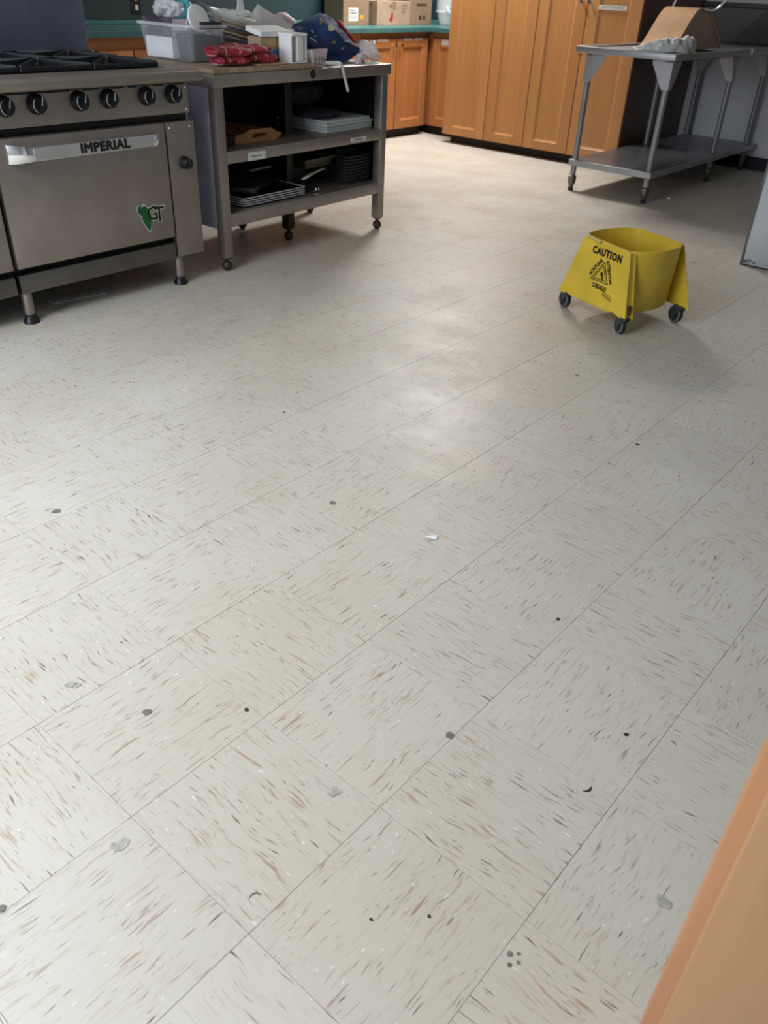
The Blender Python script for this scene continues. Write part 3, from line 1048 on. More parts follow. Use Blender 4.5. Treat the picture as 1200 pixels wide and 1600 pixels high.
# paper cup with crossed print
cpo = cthing('paper_tray', 'pink and white paper food tray with dark crossed lines, cart front', 'paper tray', .695, .05, .8562)
loft(B(), [[(-.042, -.028, 0), (.042, -.028, 0), (.042, .028, 0), (-.042, .028, 0)], [(-.056, -.036, .072), (.054, -.036, .078), (.056, .036, .072), (-.054, .036, .07)], [(-.053, -.033, .071), (.051, -.033, .077), (.053, .033, .071), (-.051, .033, .069)], [(-.039, -.025, .003), (.039, -.025, .003), (.039, .025, .003), (-.039, .025, .003)]], True, True).done('tray', M_pinkbag, cpo, 40)
b = B()
for (x0, z0, x1, z1) in ((-.04, .035, .045, .03), (-.025, .05, -.03, .002), (-.002, .05, .0, .012), (.012, .012, .042, .048), (.01, .046, .044, .012), (-.045, .018, .03, .008)):
    yy = lambda z: -.0285 - .008 * z / .075 * 1.02
    b.tube([(x0, yy(z0), z0), (x1, yy(z1), z1)], .0012, 4)
b.done('crossed_print', plain('maroon_print', '#4a2026', .6), cpo)

# bent grey lever
lv = B()
lv.tube([(.70, .05, .871), (.735, .03, .872), (.79, -.012, .873), (.803, -.024, .868), (.812, -.028, .855), (.832, -.030, .80), (.852, -.032, .748)], .009, 12, flat=.75)
lvo = lv.done('bent_bar', M_alum, None, 50)
lvo.location = CO; lvo.rotation_euler = (0, 0, CA)
tag(lvo, 'bent grey metal bar hooked over the front edge of cart top', 'bar')
bt = B().tube([(.8522, -.032, .747), (.8545, -.0322, .738)], .0085, 12, flat=.75).done('end_cap', M_black, lvo, 50)

# navy printed fabric bag
nb = cthing('fabric_bag', 'navy fabric bag with small white print, slumped on cart', 'bag', .945, .15, .8562)


def nshape(u, v):
    """front face of the bag, u along, v up"""
    x = -.23 + .465 * u

    def pl(P):
        for (p0, q0), (p1, q1) in zip(P, P[1:]):
            if u <= p1: return q0 + (q1 - q0) * (u - p0) / (p1 - p0)
        return P[-1][1]
    top = pl([(0, .165), (.12, .178), (.44, .217), (.62, .195), (.85, .115), (1.001, .065)])
    bot = pl([(0, .125), (.1, .06), (.22, .0), (.56, .0), (.8, .03), (1.001, .055)])
    z = bot + (top - bot) * v
    puff = math.sin(PI * min(max(u, .02), .98)) * math.sin(PI * min(max(v, .03), .97))
    y = -.06 * puff ** .6 - .02 + .09 * v + .022 * mnoise.noise(Vector((u * 4, v * 4, 2))) + .008 * mnoise.noise(Vector((u * 12, v * 9, 5)))
    return Vector((x, y, max(z, .0)))


b = B()
nu, nv = 22, 16
F = b.grid(lambda u, v: nshape(u, v), nu, nv)
G = b.grid(lambda u, v: Vector((nshape(u, v).x, nshape(u, v).y * -.6 + .06 + .05 * v, nshape(u, v).z)), nu, nv)
for i in range(nu - 1):
    for j in (0, nv - 1): b.bm.faces.new((F[i][j], F[i + 1][j], G[i + 1][j], G[i][j]))
for j in range(nv - 1):
    for i in (0, nu - 1): b.bm.faces.new((F[i][j], F[i][j + 1], G[i][j + 1], G[i][j]))
nbo = b.done('bag_body', M_navy, nb, 60)


def decal(m, pts, name='print'):
    """small printed patch lying on the bag's front, following it"""
    b = B()
    A, Bq = [], []
    for u, v in pts:
        p = nshape(u, v)
        nrm = (nshape(u + .01, v) - nshape(u - .01, v)).cross(nshape(u, v + .01) - nshape(u, v - .01)).normalized()
        if nrm.y > 0: nrm = -nrm
        A.append(b.bm.verts.new(p + nrm * .0042))
    c = b.bm.verts.new(sum((x.co for x in A), Vector()) / len(A) + Vector((0, -.0012, 0)))
    for i in range(len(A)): b.bm.faces.new((A[i], A[(i + 1) % len(A)], c))
    b.done(name, m, nb)


def oval(u, v, ru, rv, a=0, n=12):
    ru, rv = ru * .62, rv * .62
    return [(u + ru * math.cos(t) * math.cos(a) - rv * math.sin(t) * math.sin(a), v + ru * math.cos(t) * math.sin(a) + rv * math.sin(t) * math.cos(a)) for t in [2 * PI * i / n for i in range(n)]]


def bar(u, v, l, w_, a):
    l, w_ = l * .8, w_ * .7
    ca, sa = math.cos(a), math.sin(a)
    return [(u + x * ca - y * sa, v + x * sa + y * ca) for x, y in ((-l, -w_), (l, -w_), (l, w_), (-l, w_))]


M_cream = plain('cream_print', '#c9c2a8', .7)
M_wprint = plain('white_print', '#c8ccd4', .7)
M_yprint = plain('ochre_print', '#8d8a4e', .7)
decal(M_cream, oval(.42, .72, .075, .085, -.4))
decal(M_yprint, bar(.33, .86, .05, .02, .5)); decal(M_yprint, bar(.36, .91, .035, .015, .5))
decal(M_wprint, oval(.17, .72, .03, .05, .5)); decal(M_wprint, bar(.2, .6, .025, .014, .6))
decal(M_wprint, bar(.13, .44, .045, .03, -.8))
for q in ((.55, .6, .03, .012, .3), (.58, .55, .03, .012, -.4), (.62, .6, .025, .012, .9), (.6, .48, .04, .014, .1)): decal(M_wprint, bar(*q))
decal(M_wprint, oval(.64, .47, .03, .03)); decal(M_yprint, oval(.4, .44, .05, .05, .4)); decal(M_wprint, oval(.52, .33, .03, .03))
decal(M_wprint, oval(.78, .47, .045, .03, .2)); decal(M_navy, oval(.78, .47, .03, .016, .2), 'print'); decal(M_wprint, bar(.84, .36, .04, .012, .2))
decal(M_red, oval(.3, .53, .02, .025)); decal(plain('dark_red_print', '#5a2238', .7), bar(.68, .36, .06, .02, .2))
b = B()
pp_ = [nshape(.66 + .028 * i, 1.0) + Vector((0, -.018, .004 * math.sin(i * 2))) for i in range(11)]
b.tube(pp_, .012, 8, radii=[.006, .011, .014, .012, .015, .012, .014, .012, .015, .011, .006])
b.done('red_ruffle', M_red, nb, 60)
b = B()
b.tube([p + Vector((.0, -.014, .003)) for p in pp_[1:6]], .004, 6)
b.done('pink_stripe', M_pinkbag, nb, 60)
bag('plastic_bag', 'crumpled clear plastic bag at right end of cart top', 'bag', 1.165, .10, .8562, (.055, .07, .048), 21, M_film, .03, 12, ridged=True)
bag('plastic_bag', 'thin white plastic bag between wrap dispenser and navy bag', 'bag', .695, .22, .8562, (.045, .06, .068), 25, M_film, .025, 10)
bag('plastic_bag', 'pale pink and white bag lying behind folded paper on cart', 'bag', .92, .50, .8562, (.10, .05, .1), 31, M_pinkbag, .025, 8)
o = B().prism([(-.035, 0, 0), (.03, 0, 0), (.0, .01, .045)], (.006, .035, 0)).done('folded_card', M_paperw)
o.location = cw(1.045, .035, .8562); o.rotation_euler = (0, 0, CA); tag(o, 'small folded white card with red spot under the navy bag', 'card')
o = B().prism([(-.006, -.0006, .006), (.008, -.0006, .006), (.0, .006, .028)], (0, -.0006, 0)).done('red_spot', M_red, o)

# ---- upper shelf
ZS = .5405
cr = cthing('wooden_tray', 'light wooden tray with cut-out handle on upper cart shelf, left', 'tray', .36, .12, ZS + .0005, .02)
pr_ = [(x, z * .88) for x, z in [(-.155, .0), (.13, .0), (.165, .028), (.125, .040), (.09, .062), (-.055, .064), (-.10, .048), (-.155, .046)]]
bm = B()
outer = [Vector((x, -.004, z)) for x, z in pr_]
hole = [Vector((x, -.004, z)) for x, z in ((-.04, .02), (-.04, .037), (.05, .037), (.06, .03), (.05, .02))]
from mathutils.geometry import tessellate_polygon
allp = outer + hole[::-1]
tri = tessellate_polygon([outer, hole[::-1]])
fr_ = [bm.bm.verts.new(p) for p in allp]
bkv = [bm.bm.verts.new(p + Vector((0, .010, 0))) for p in allp]
for t in tri:
    bm.bm.faces.new([fr_[i] for i in t]); bm.bm.faces.new([bkv[i] for i in reversed(t)])
for ring in (range(0, len(outer)), range(len(outer), len(allp))):
    ring = list(ring)
    for a_, b_ in zip(ring, ring[1:] + ring[:1]): bm.bm.faces.new((fr_[a_], fr_[b_], bkv[b_], bkv[a_]))
bm.done('handle_end', M_traywood, cr)
B().box(-.145, .008, .004, .125, .34, .012).box(-.15, .006, .003, -.142, .34, .04).box(.122, .006, .003, .13, .34, .04).box(-.15, .34, .003, .13, .348, .04).done('tray_base', M_traywood, cr)
dt = cthing('roasting_pan', 'black roasting pan on upper cart shelf at far left', 'pan', .10, .30, ZS + .0005, .02)
loft(B(), [[(-.05, -.2, 0), (.05, -.2, 0), (.05, .2, 0), (-.05, .2, 0)], [(-.07, -.235, .05), (.07, -.235, .05), (.07, .235, .05), (-.07, .235, .05)], [(-.065, -.23, .05), (.065, -.23, .05), (.065, .23, .05), (-.065, .23, .05)], [(-.046, -.195, .004), (.046, -.195, .004), (.046, .195, .004), (-.046, .195, .004)]], True, True).done('pan', M_bakepan, dt)
bag('cooking_pot_cover', 'dark cloth heap behind the wooden tray on the upper shelf', 'cloth', .34, .52, ZS + .001, (.13, .045, .11), 40, M_purple, .03, 8)
for k in range(4):
    h = (.012, .018, .012, .014)[k]
    z = ZS + (.0005, .013, .0315, .044)[k]
    o = B().box(0, 0, 0, (.375, .37, .378, .36)[k], (.36, .35, .37, .34)[k], h, .0015).done('cutting_board', plain('white_poly_%d' % k, ('#c3c8c8', '#bcc3c4', '#c9cdcc', '#c2c8c9')[k], .5, 0, .04), at=None)
    o.location = cw(.81 + (.0, .004, -.004, .003)[k], .075 + (.0, .005, -.002, .006)[k], z); o.rotation_euler = (0, 0, CA + (.01, -.01, .0, .01)[k])
    tag(o, ('white plastic cutting board, lowest of the pile on upper shelf', 'white plastic cutting board, second from bottom of the pile', 'white plastic cutting board, third up and widest in pile', 'white plastic cutting board, topmost of the pile on upper shelf')[k], 'cutting board', 'white boards on the upper shelf')
bag('cloth_bundle', 'dark purple folded cloth lying on the white cutting boards', 'cloth', .885, .235, ZS + .0585, (.13, .12, .02), 44, M_purple, .015, 9, p=3)
bag('black_bag', 'black soft bag standing on folded purple cloth, upper shelf', 'bag', .905, .33, ZS + .100, (.12, .06, .055), 47, M_rubber, .02, 8, p=3)

# ---- lower shelf
ZL = .2685


def sheet_pan(x, y, z, L, D, label):
    t = cthing('sheet_pan', label, 'baking pan', x, y, z, 0, 'stacked sheet pans on the lower shelf')

    def rr(L_, D_, z_, r=.02):
        pts = []
        for sx, sy, a0 in ((1, 1, 0), (-1, 1, PI / 2), (-1, -1, PI), (1, -1, 3 * PI / 2)):
            for i in range(4):
                a = a0 + PI / 2 * i / 3
                pts.append((sx * (L_ / 2 - r) + r * math.cos(a), sy * (D_ / 2 - r) + r * math.sin(a), z_))
        return pts
    loft(B(), [rr(L - .03, D - .03, .0), rr(L - .014, D - .014, .0095), rr(L - .016, D - .016, .0095), rr(L - .034, D - .034, .0015)], True, True).done('pan', M_steel_dark, t, 40)
    loft(B(), [rr(L - .014, D - .014, .0085), rr(L, D, .0085), rr(L + .003, D + .003, .0105), rr(L - .001, D - .001, .0125), rr(L - .014, D - .014, .0115), rr(L - .014, D - .014, .0085)]).done('rolled_rim', M_alum, t, 40)


for k, n_ in enumerate(('lowest', 'second lowest', 'third lowest', 'topmost')):
    sheet_pan(.385, .245, ZL + .0005 + k * .0108, .445, .42, 'silver sheet pan, %s of the four stacked on lower shelf' % n_)
for k, (x, y, rz, L, D, h, m, z, lab, cat) in enumerate((
        (.36, .27, .5, .36, .27, .012, M_brownbd, .0465, 'dark brown wooden board on the stack of sheet pans', 'board'),
        (.33, .25, .56, .36, .27, .02, M_bakepan, .0595, 'dark grey flat baking tray lying on brown board', 'baking tray'))):
    o = B().box(-L / 2, -D / 2, 0, L / 2, D / 2, h, .003, 2).done('wooden_board' if k == 0 else 'baking_tray', m, None, 40)
    o.location = cw(x, y, ZL + z); o.rotation_euler = (0, 0, CA + rz)
    tag(o, lab, cat)
fp = cthing('frying_pan', 'black frying pan with brass glint, resting on grey baking tray', 'frying pan', .30, .30, ZL + .081)
B().lathe([(0, 0), (.10, 0), (.125, .035), (.122, .036), (.098, .004), (0, .004)], n=30).done('pan', M_bakepan, fp, 40)
B().tube([(.10, -.05, .03), (.16, -.09, .045), (.20, -.115, .05)], .009, 8).done('handle', M_tanpan, fp, 60)
ls = []
for k in range(8):
    t = cthing('loaf_pan', 'black loaf pan in nested stack at right end of lower shelf, number from the top hidden', 'baking pan', 1.07, .155, ZL + .0005 + k * .0165, .02 * math.sin(k * 2.1), 'black loaf pans at right end of lower shelf')
    t['label'] = 'black loaf pan at right end of lower shelf, %s of the nested stack' % ('lowest', 'second from bottom', 'third from bottom', 'fourth from bottom', 'fourth from top', 'third from top', 'second from top', 'topmost')[k]
    def rr2(L_, D_, z_, r=.03):
        pts = []
        for sx, sy, a0 in ((1, 1, 0), (-1, 1, PI / 2), (-1, -1, PI), (1, -1, 3 * PI / 2)):
            for i in range(4):
                a = a0 + PI / 2 * i / 3
                pts.append((sx * (L_ / 2 - r) + r * math.cos(a), sy * (D_ / 2 - r) + r * math.sin(a), z_))
        return pts
    loft(B(), [rr2(.2, .17, 0), rr2(.214, .184, .024), rr2(.226, .196, .024), rr2(.226, .196, .028), rr2(.208, .178, .028), rr2(.196, .166, .003)], True, True).done('pan', M_bakepan, t, 40)
    ls.append(t)
for dx in (-.05, .05):
    o = B().lathe([(0, 0), (.03, 0), (.036, .03), (.033, .031), (.028, .004), (0, .004)], n=20).done('muffin_cup', M_bakepan, None, 40)
    o.location = cw(1.07 + dx, .155, ZL + .0005 + 7 * .0165 + .0035); tag(o, 'small dark cup standing in the top loaf pan, %s one' % ('left' if dx < 0 else 'right'), 'cup')
bx_ = cthing('stock_pot', 'black shallow pot behind the utensils on lower shelf', 'pot', .80, .38, ZL + .0005)
B().lathe([(0, 0), (.13, 0), (.135, .01), (.135, .09), (.14, .094), (.13, .094), (.13, .012), (0, .008)], n=32).done('pot', M_bakepan, bx_, 40)
pn_ = cthing('baking_tin', 'tan worn baking tin resting on the black pot, lower shelf', 'baking tin', .825, .30, ZL + .0955, .03)
loft(B(), [[(-.10, -.14, 0), (.10, -.14, 0), (.10, .14, 0), (-.10, .14, 0)], [(-.122, -.16, .045), (.122, -.16, .045), (.122, .16, .045), (-.122, .16, .045)], [(-.118, -.156, .045), (.118, -.156, .045), (.118, .156, .045), (-.118, .156, .045)], [(-.096, -.136, .003), (.096, -.136, .003), (.096, .136, .003), (-.096, .136, .003)]], True, True).done('tin', M_tanpan, pn_)
B().tube([(-.127, -.165, .046), (.127, -.165, .046), (.127, .165, .046), (-.127, .165, .046), (-.127, -.165, .046)], .003, 6).done('rolled_edge', M_tanpan, pn_)
ld = cthing('serving_spoon', 'shiny long handled metal spoon lying slanted on lower shelf', 'spoon', .75, .10, ZL + .0005)
B().tube([(-.11, .0, .066), (-.085, .0, .071), (-.02, .0, .085), (.06, .01, .094), (.10, .02, .092)], .006, 8, flat=.5, radii=[.004, .010, .007, .005, .005]).done('handle', M_chrome, ld, 60)
B().tube([(.1, .02, .092), (.125, .03, .06), (.13, .05, .012)], .005, 8).done('bowl_end', M_steel_dark, ld, 60)
for k, (dx, dz) in enumerate(((0, 0), (.022, -.004))):
    t = cthing('tongs', 'black handled kitchen tool with two metal glints, %s one of the pair' % ('left' if k == 0 else 'right'), 'utensil', .69 + dx, .06, ZL + .0005, .5, 'black handled tools on the lower shelf')
    B().box(-.008, -.012, 0, .008, .16, .014, .003).done('handle', M_blackpl, t)
    B().box(-.003, -.014, .006, .003, -.0115, .022 + dz).done('metal_tip', M_chrome, t)

# ------------------------------------------------------------------ left run of base cabinets
XD = -4.38


def panel_door(parent, axis, a0, a1, z0, z1, pos, stile, rail_b, rail_t, th=.02, m=M_oakb, name='door', out=1):
    """frame-and-panel door.  axis 'y': front faces +X at x=pos; axis 'x': front faces -Y at y=pos"""
    def P(a, d, z):
        return (pos - d, a, z) if axis == 'y' else (a, pos + d, z)
    b = B()

    def bx(p, q):
        b.box(min(p[0], q[0]), min(p[1], q[1]), min(p[2], q[2]), max(p[0], q[0]), max(p[1], q[1]), max(p[2], q[2]), .0025, 1)
    bx(P(a0, 0, z0), P(a0 + stile, th, z1))
    bx(P(a1 - stile, 0, z0), P(a1, th, z1))
    bx(P(a0 + stile, 0, z0), P(a1 - stile, th, z0 + rail_b))
    bx(P(a0 + stile, 0, z1 - rail_t), P(a1 - stile, th, z1))
    d = b.done(name, m, parent)
    # recessed panel with sloped edge
    b = B()
    i0, i1, j0, j1 = a0 + stile - .001, a1 - stile + .001, z0 + rail_b - .001, z1 - rail_t + .001
    e = .014
    R0 = [b.bm.verts.new(P(a, .002, z)) for a, z in ((i0, j0), (i1, j0), (i1, j1), (i0, j1))]
    R1 = [b.bm.verts.new(P(a, .011, z)) for a, z in ((i0 + e, j0 + e), (i1 - e, j0 + e), (i1 - e, j1 - e), (i0 + e, j1 - e))]
    for i in range(4): b.bm.faces.new((R0[i], R0[(i + 1) % 4], R1[(i + 1) % 4], R1[i]))
    b.bm.faces.new(R1)
    b.done('panel', m, d)
    return d


def knob_small(p, ax, parent):
    B().lathe([(0, 0), (.006, 0), (.0055, .012), (.011, .017), (.0155, .024), (.0135, .031), (0, .033)], p, ax, 16).done('knob', M_chrome, parent, 50)


def paper_label(parent, axis, a0, a1, z0, z1, pos, rows=1, cols=4):
    s_ = 1 if axis == 'y' else -1
    def bx(b, u0, u1, d0, d1, w0, w1):
        if axis == 'y': b.box(pos + d0, u0, w0, pos + d1, u1, w1)
        else: b.box(u0, pos - d1, w0, u1, pos - d0, w1)
    b = B(); bx(b, a0, a1, 0, .001, z0, z1)
    l = b.done('paper_label', M_label, parent)
    b = B()
    for r in range(rows):
        zc = z0 + (z1 - z0) * (r + .5) / rows
        for c in range(cols):
            u = a0 + (a1 - a0) * (.15 + .7 * c / cols)
            bx(b, u, u + (a1 - a0) * .55 / cols, .0009, .0014, zc - (z1 - z0) * .13 / rows, zc + (z1 - z0) * .13 / rows)
    b.done('faded_print', M_greyink, l)


def base_unit(y0, y1, label, drawers=False, nd=2, labels=()):
    r = thing('base_cabinet', label, 'cabinet', (-4.6, (y0 + y1) / 2, 0))
    B().box(WL + .005, y0 + .001, .076, XD - .022, y1 - .001, .848).done('carcass', M_oakx, r)
    B().box(WL + .005, y0 + .001, 0, XD - .06, y1 - .001, .076).done('toe_kick', M_toe, r)
    zt = .803 if not drawers else .60
    w_ = (y1 - y0) / nd
    for k in range(nd):
        a0, a1 = y0 + k * w_ + .006, y0 + (k + 1) * w_ - .006
        d = panel_door(r, 'y', a0, a1, .078, zt, XD, .075, .07, .07)
        ky = a1 - .035 if k == 0 else a0 + .035
        knob_small((XD, ky, zt - .052), (1, 0, 0), d)
        for l in labels:
            if a0 <= (l[0] + l[1]) / 2 <= a1: paper_label(d, 'y', *l, XD)
        if drawers:
            dr = B().box(XD - .021, a0, .64, XD, a1, .772, .004, 2).done('drawer', M_oakb, r, 40)
            knob_small((XD, (a0 + a1) / 2, .70), (1, 0, 0), dr)
    return r


base_unit(5.405, 6.30, 'oak base cabinet with two doors and white paper labels, right of cart', False, 2, ((5.59, 5.726, .782, .801), (5.941, 6.059, .785, .803), (6.093, 6.206, .785, .803)))
base_unit(4.50, 5.40, 'oak base cabinet with drawers, mostly hidden behind right half of the cart', True)
base_unit(3.60, 4.495, 'oak base cabinet with drawers, behind left half of the cart', True)
base_unit(2.70, 3.595, 'oak base cabinet with drawers, seen between range and clear tote', True)
# corner unit facing the viewer
r = thing('corner_cabinet', 'narrow oak corner cabinet with square label beside the tall cabinet', 'cabinet', (-4.18, 6.6, 0))
B().box(WL + .005, 6.362, .076, -4.0, 7.215, .848).done('carcass', M_oakx, r)
B().box(WL + .005, 6.40, 0, -4.0, 7.215, .076).done('toe_kick', M_toe, r)
d = panel_door(r, 'x', -4.362, -4.004, .078, .803, 6.34, .075, .07, .07)
paper_label(d, 'x', -4.255, -4.15, .752, .80, 6.34, 3, 2)
# worktop, L-shaped
b = B()
b.prism([(WL, 2.3, .849), (-4.352, 2.3, .849), (-4.352, 6.312, .849), (-3.998, 6.312, .849), (-3.998, 7.218, .849), (WL, 7.218, .849)], (0, 0, .037))
ctp = b.done('worktop', M_teal, None, bevel=.003, at=(-4.66, 4.7, .849))
tag(ctp, 'long teal laminate worktop along the green wall, turning the corner', 'worktop')
bl = B().box(WL, 2.3, .8864, WL + .02, 7.218, .91, .003).done('back_lip', M_teal, ctp)

# wall outlets
for (y, z, lab) in ((3.608, 1.02, 'grey metal outlet plate on green wall, nearer the range'), (3.865, 1.07, 'grey metal outlet plate on green wall, second from range')):
    t = thing('outlet_plate', lab, 'outlet', (WL, y, z), group='outlet plates on the green wall')
    B().box(WL, y - .038, z - .07, WL + .006, y + .038, z + .075, .002).done('plate', M_steel_dark, t)
    for dz in (-.03, .03):
        B().box(WL + .006, y - .012, z + dz - .016, WL + .009, y + .012, z + dz + .016, .002).done('socket', M_label, t)

# ---- things on the back worktop
ZW = .8866


def carton(name, label, x0, y0, x1, y1, h, m, rot=0):
    c = ((x0 + x1) / 2, (y0 + y1) / 2, ZW)
    t = thing(name, label, 'box', c, rot, True)
    hx, hy = (x1 - x0) / 2, (y1 - y0) / 2
    B().box(-hx, -hy, 0, hx, hy, h, .002).done('carton', m, t)
    B().box(-hx - .0006, -.025, h * .62, hx + .0006, .025, h + .0006).done('tape', M_card2, t)
    return t, hx, hy


t, hx, hy = carton('cardboard_box', 'brown cardboard box with white shipping label, left on worktop', -4.93, 5.50, -4.70, 5.83, .30, M_card2)
B().box(hx, -.10 + .0, .03, hx + .001, .02, .13).done('shipping_label', M_label, t)
b = B()
for k in range(5): b.box(hx + .0009, -.085 + .02 * k, .045, hx + .0014, -.079 + .02 * k, .075)
b.box(hx + .0009, -.085, .085, hx + .0014, .0, .095).box(hx + .0009, -.085, .105, hx + .0014, -.02, .115)
b.done('faded_print', M_greyink, t)
B().box(hx, .045, .045, hx + .001, .095, .075).done('yellow_sticker', M_mustard, t)
t, hx, hy = carton('cardboard_box', 'tan cardboard box with red mitten mark, middle of three boxes', -4.92, 5.87, -4.64, 6.33, .185, M_card, 0)
X_ = hx
# red mitten mark
B().prism([(X_, -.05, .030), (X_, -.035, .022), (X_, -.02, .028), (X_, -.012, .05), (X_, -.012, .095), (X_, -.022, .105), (X_, -.034, .10), (X_, -.04, .075), (X_, -.045, .055), (X_, -.06, .055), (X_, -.066, .045)], (.001, 0, 0)).done('red_mark', M_red, t)
B().prism([(X_, -.06, .155), (X_, -.045, .165), (X_, -.04, .14), (X_, -.05, .13)], (.001, 0, 0)).done('black_mark', M_ink, t)
B().box(X_, -.035, .145, X_ + .001, .02, .152).box(X_, .10, .15, X_ + .001, .18, .162).box(X_, .10, .128, X_ + .001, .18, .138).box(X_, .115, .092, X_ + .001, .155, .118).done('faded_print', M_card2, t)
B().box(-.06, -hy - .001, .11, -.01, -hy, .135).done('white_tag', M_label, t)
B().box(-.12, -hy - .001, .15, .08, -hy, .165).done('faded_print', M_card2, t)
t, hx, hy = carton('cardboard_box', 'dark brown cardboard box in worktop corner beside clear jug', -4.93, 6.36, -4.68, 6.70, .21, M_card2)
B().box(hx, -.06, .15, hx + .001, .09, .17).box(hx, -.02, .04, hx + .001, .02, .075).box(hx, .045, .04, hx + .001, .075, .075).done('faded_print', M_brownbd, t)
o = B().lathe([(0, 0), (.05, 0), (.055, .01), (.055, .05), (.05, .052), (0, .05)], n=20).done('small_tub', M_label, None, 40)
o.location = (-4.76, 6.05, ZW + .1875); tag(o, 'small white tub on top of the middle cardboard box', 'tub')
# clear jug
jg = thing('drink_dispenser', 'clear plastic drink dispenser with tap in the worktop corner', 'dispenser', (-4.62, 6.86, ZW))
B().lathe([(0, 0), (.055, 0), (.062, .004), (.085, .06), (.092, .10), (.1, .105), (.104, .3), (.108, .305), (.1, .305), (.096, .108), (.086, .1), (.08, .062), (.056, .008), (0, .006)], (-4.62, 6.86, ZW), n=30).done('vessel', M_clear, jg, 40)
B().lathe([(.1005, .10), (.106, .102), (.1065, .113), (.1005, .115)], (-4.62, 6.86, ZW), n=30).done('band', M_film, jg, 40)
B().tube([(-4.55, 6.77, ZW + .15), (-4.52, 6.74, ZW + .15), (-4.515, 6.735, ZW + .12)], .01, 8).done('tap', M_foam, jg, 60)
B().tube([(-4.62 + .1, 6.86 + .04, ZW + .13), (-4.47, 6.95, ZW + .13), (-4.49, 6.95, ZW + .07), (-4.62 + .075, 6.9, ZW + .05)], .009, 8).done('handle', M_clear, jg, 60)

# ------------------------------------------------------------------ tall cabinet
tc_ = thing('tall_cabinet', 'tall oak pantry cabinet with four frame and panel doors', 'cabinet', (-3.1, 6.6, 0))
B().box(-3.99, 6.103, .072, -2.262, 7.215, 2.14).done('carcass', M_oakx, tc_)
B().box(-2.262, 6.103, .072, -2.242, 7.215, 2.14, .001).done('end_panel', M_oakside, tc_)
B().box(-3.95, 6.165, 0, -2.275, 7.215, .072).done('toe_kick', M_toe, tc_)
xs = [-3.992, -3.536, -3.126, -2.694, -2.242]
for k in range(4):
    a0, a1 = xs[k] + .003, xs[k + 1] - .003
    d = panel_door(tc_, 'x', a0, a1, .074, 2.1, 6.08, .098, .068, .09, .022, M_oak)
    kx = a1 - .04 if k % 2 == 0 else a0 + .025
    if k >= 2:
        knob_small((kx if k == 2 else a0 + .022, 6.08, 1.146), (0, -1, 0), d)
        B().lathe([(0, .004), (.006, .003), (.007, 0)], ((a1 - .012 if k == 2 else a0 + .012), 6.08, .80), (0, -1, 0), 10).done('catch', plain('brass_catch', '#9b6a35', .4, .8), d, 60)
    else:
        knob_small((kx, 6.08, 1.25), (0, -1, 0), d)
    if k == 3:
        l = B().box(-2.598, 6.079, 1.104, -2.369, 6.08, 1.134).done('paper_label', M_label, d)
        text('UNITY CHURCH', .026, 'lettering', M_greyink, l, (-2.4835, 6.0786, 1.1195), (1, 0, 0), (0, 0, 1), .0003, .0003, sx=1.0)

# ------------------------------------------------------------------ stainless prep table
tb = thing('prep_table', 'stainless prep table with undershelf holding tan shell and white cloth', 'table', (-1.85, 5.75, 0))
tX0, tX1, tY0, tY1, tZ = -2.195, -1.495, 5.10, 6.40, .912
B().box(tX0 + .012, tY0 + .012, tZ - .028, tX1 - .012, tY1, tZ - .014).done('tabletop', M_table, tb)
for nm, q in (('rim', (tX0, tY0, tX1, tY0 + .03)), ('rim', (tX0, tY0 + .03, tX0 + .03, tY1)), ('rim', (tX1 - .03, tY0 + .03, tX1, tY1))):
    B().box(q[0], q[1], tZ - .040, q[2], q[3], tZ, .006, 2).done(nm, M_table, tb, 40)
B().box(tX0 + .05, tY0 + .06, tZ - .05, tX0 + .09, tY1 - .05, tZ - .028).box(tX1 - .09, tY0 + .06, tZ - .05, tX1 - .05, tY1 - .05, tZ - .028).done('channel', M_steel_dark, tb)
B().box(tX0 + .035, tY0 + .075, .196, tX1 - .035, tY1 - .0, .21).done('undershelf', M_shelf, tb)
B().box(tX0 + .035, tY0 + .07, .168, tX1 - .035, tY0 + .078, .2095, .003).box(tX1 - .04, tY0 + .075, .168, tX1 - .032, tY1, .2095, .003).box(tX0 + .032, tY0 + .075, .168, tX0 + .04, tY1, .2095, .003).done('shelf_lip', M_table, tb)


def table_leg(x, y, par, inward, iy=1):
    g = B().lathe([(.0205, .87), (.0205, .04)], (x, y, 0), n=16).done('leg', M_leg, par, 60)
    B().lathe([(.0207, .105), (.0285, .098), (.0295, .07), (.026, .05), (.018, .034), (.018, .0), (0, 0)], (x, y, 0), n=16).done('bullet_foot', M_steel_d, g, 40)
    B().lathe([(.0185, .022), (.019, .0), (0, -.0)], (x, y, .0005), n=16).done('rubber_tip', M_rubber, g, 40)
    b = B()
    b.prism([(x - .024 * inward, y - .023, .872), (x + .115 * inward, y - .023, .872), (x + .115 * inward, y - .023, .845), (x + .024 * inward, y - .023, .70), (x - .024 * inward, y - .023, .70)], (0, .0025, 0))
    b.prism([(x - .024 * inward, y - .022 * iy, .872), (x - .024 * inward, y + .11 * iy, .872), (x - .024 * inward, y + .11 * iy, .845), (x - .024 * inward, y + .024 * iy, .70), (x - .024 * inward, y - .022 * iy, .70)], (.0025 * inward, 0, 0))
    b.done('gusset', M_table, g)


table_leg(-2.125, 5.195, tb, 1)
table_leg(-1.57, 5.225, tb, -1)
table_leg(-2.125, 6.335, tb, 1, -1)
table_leg(-1.585, 6.37, tb, -1, -1)
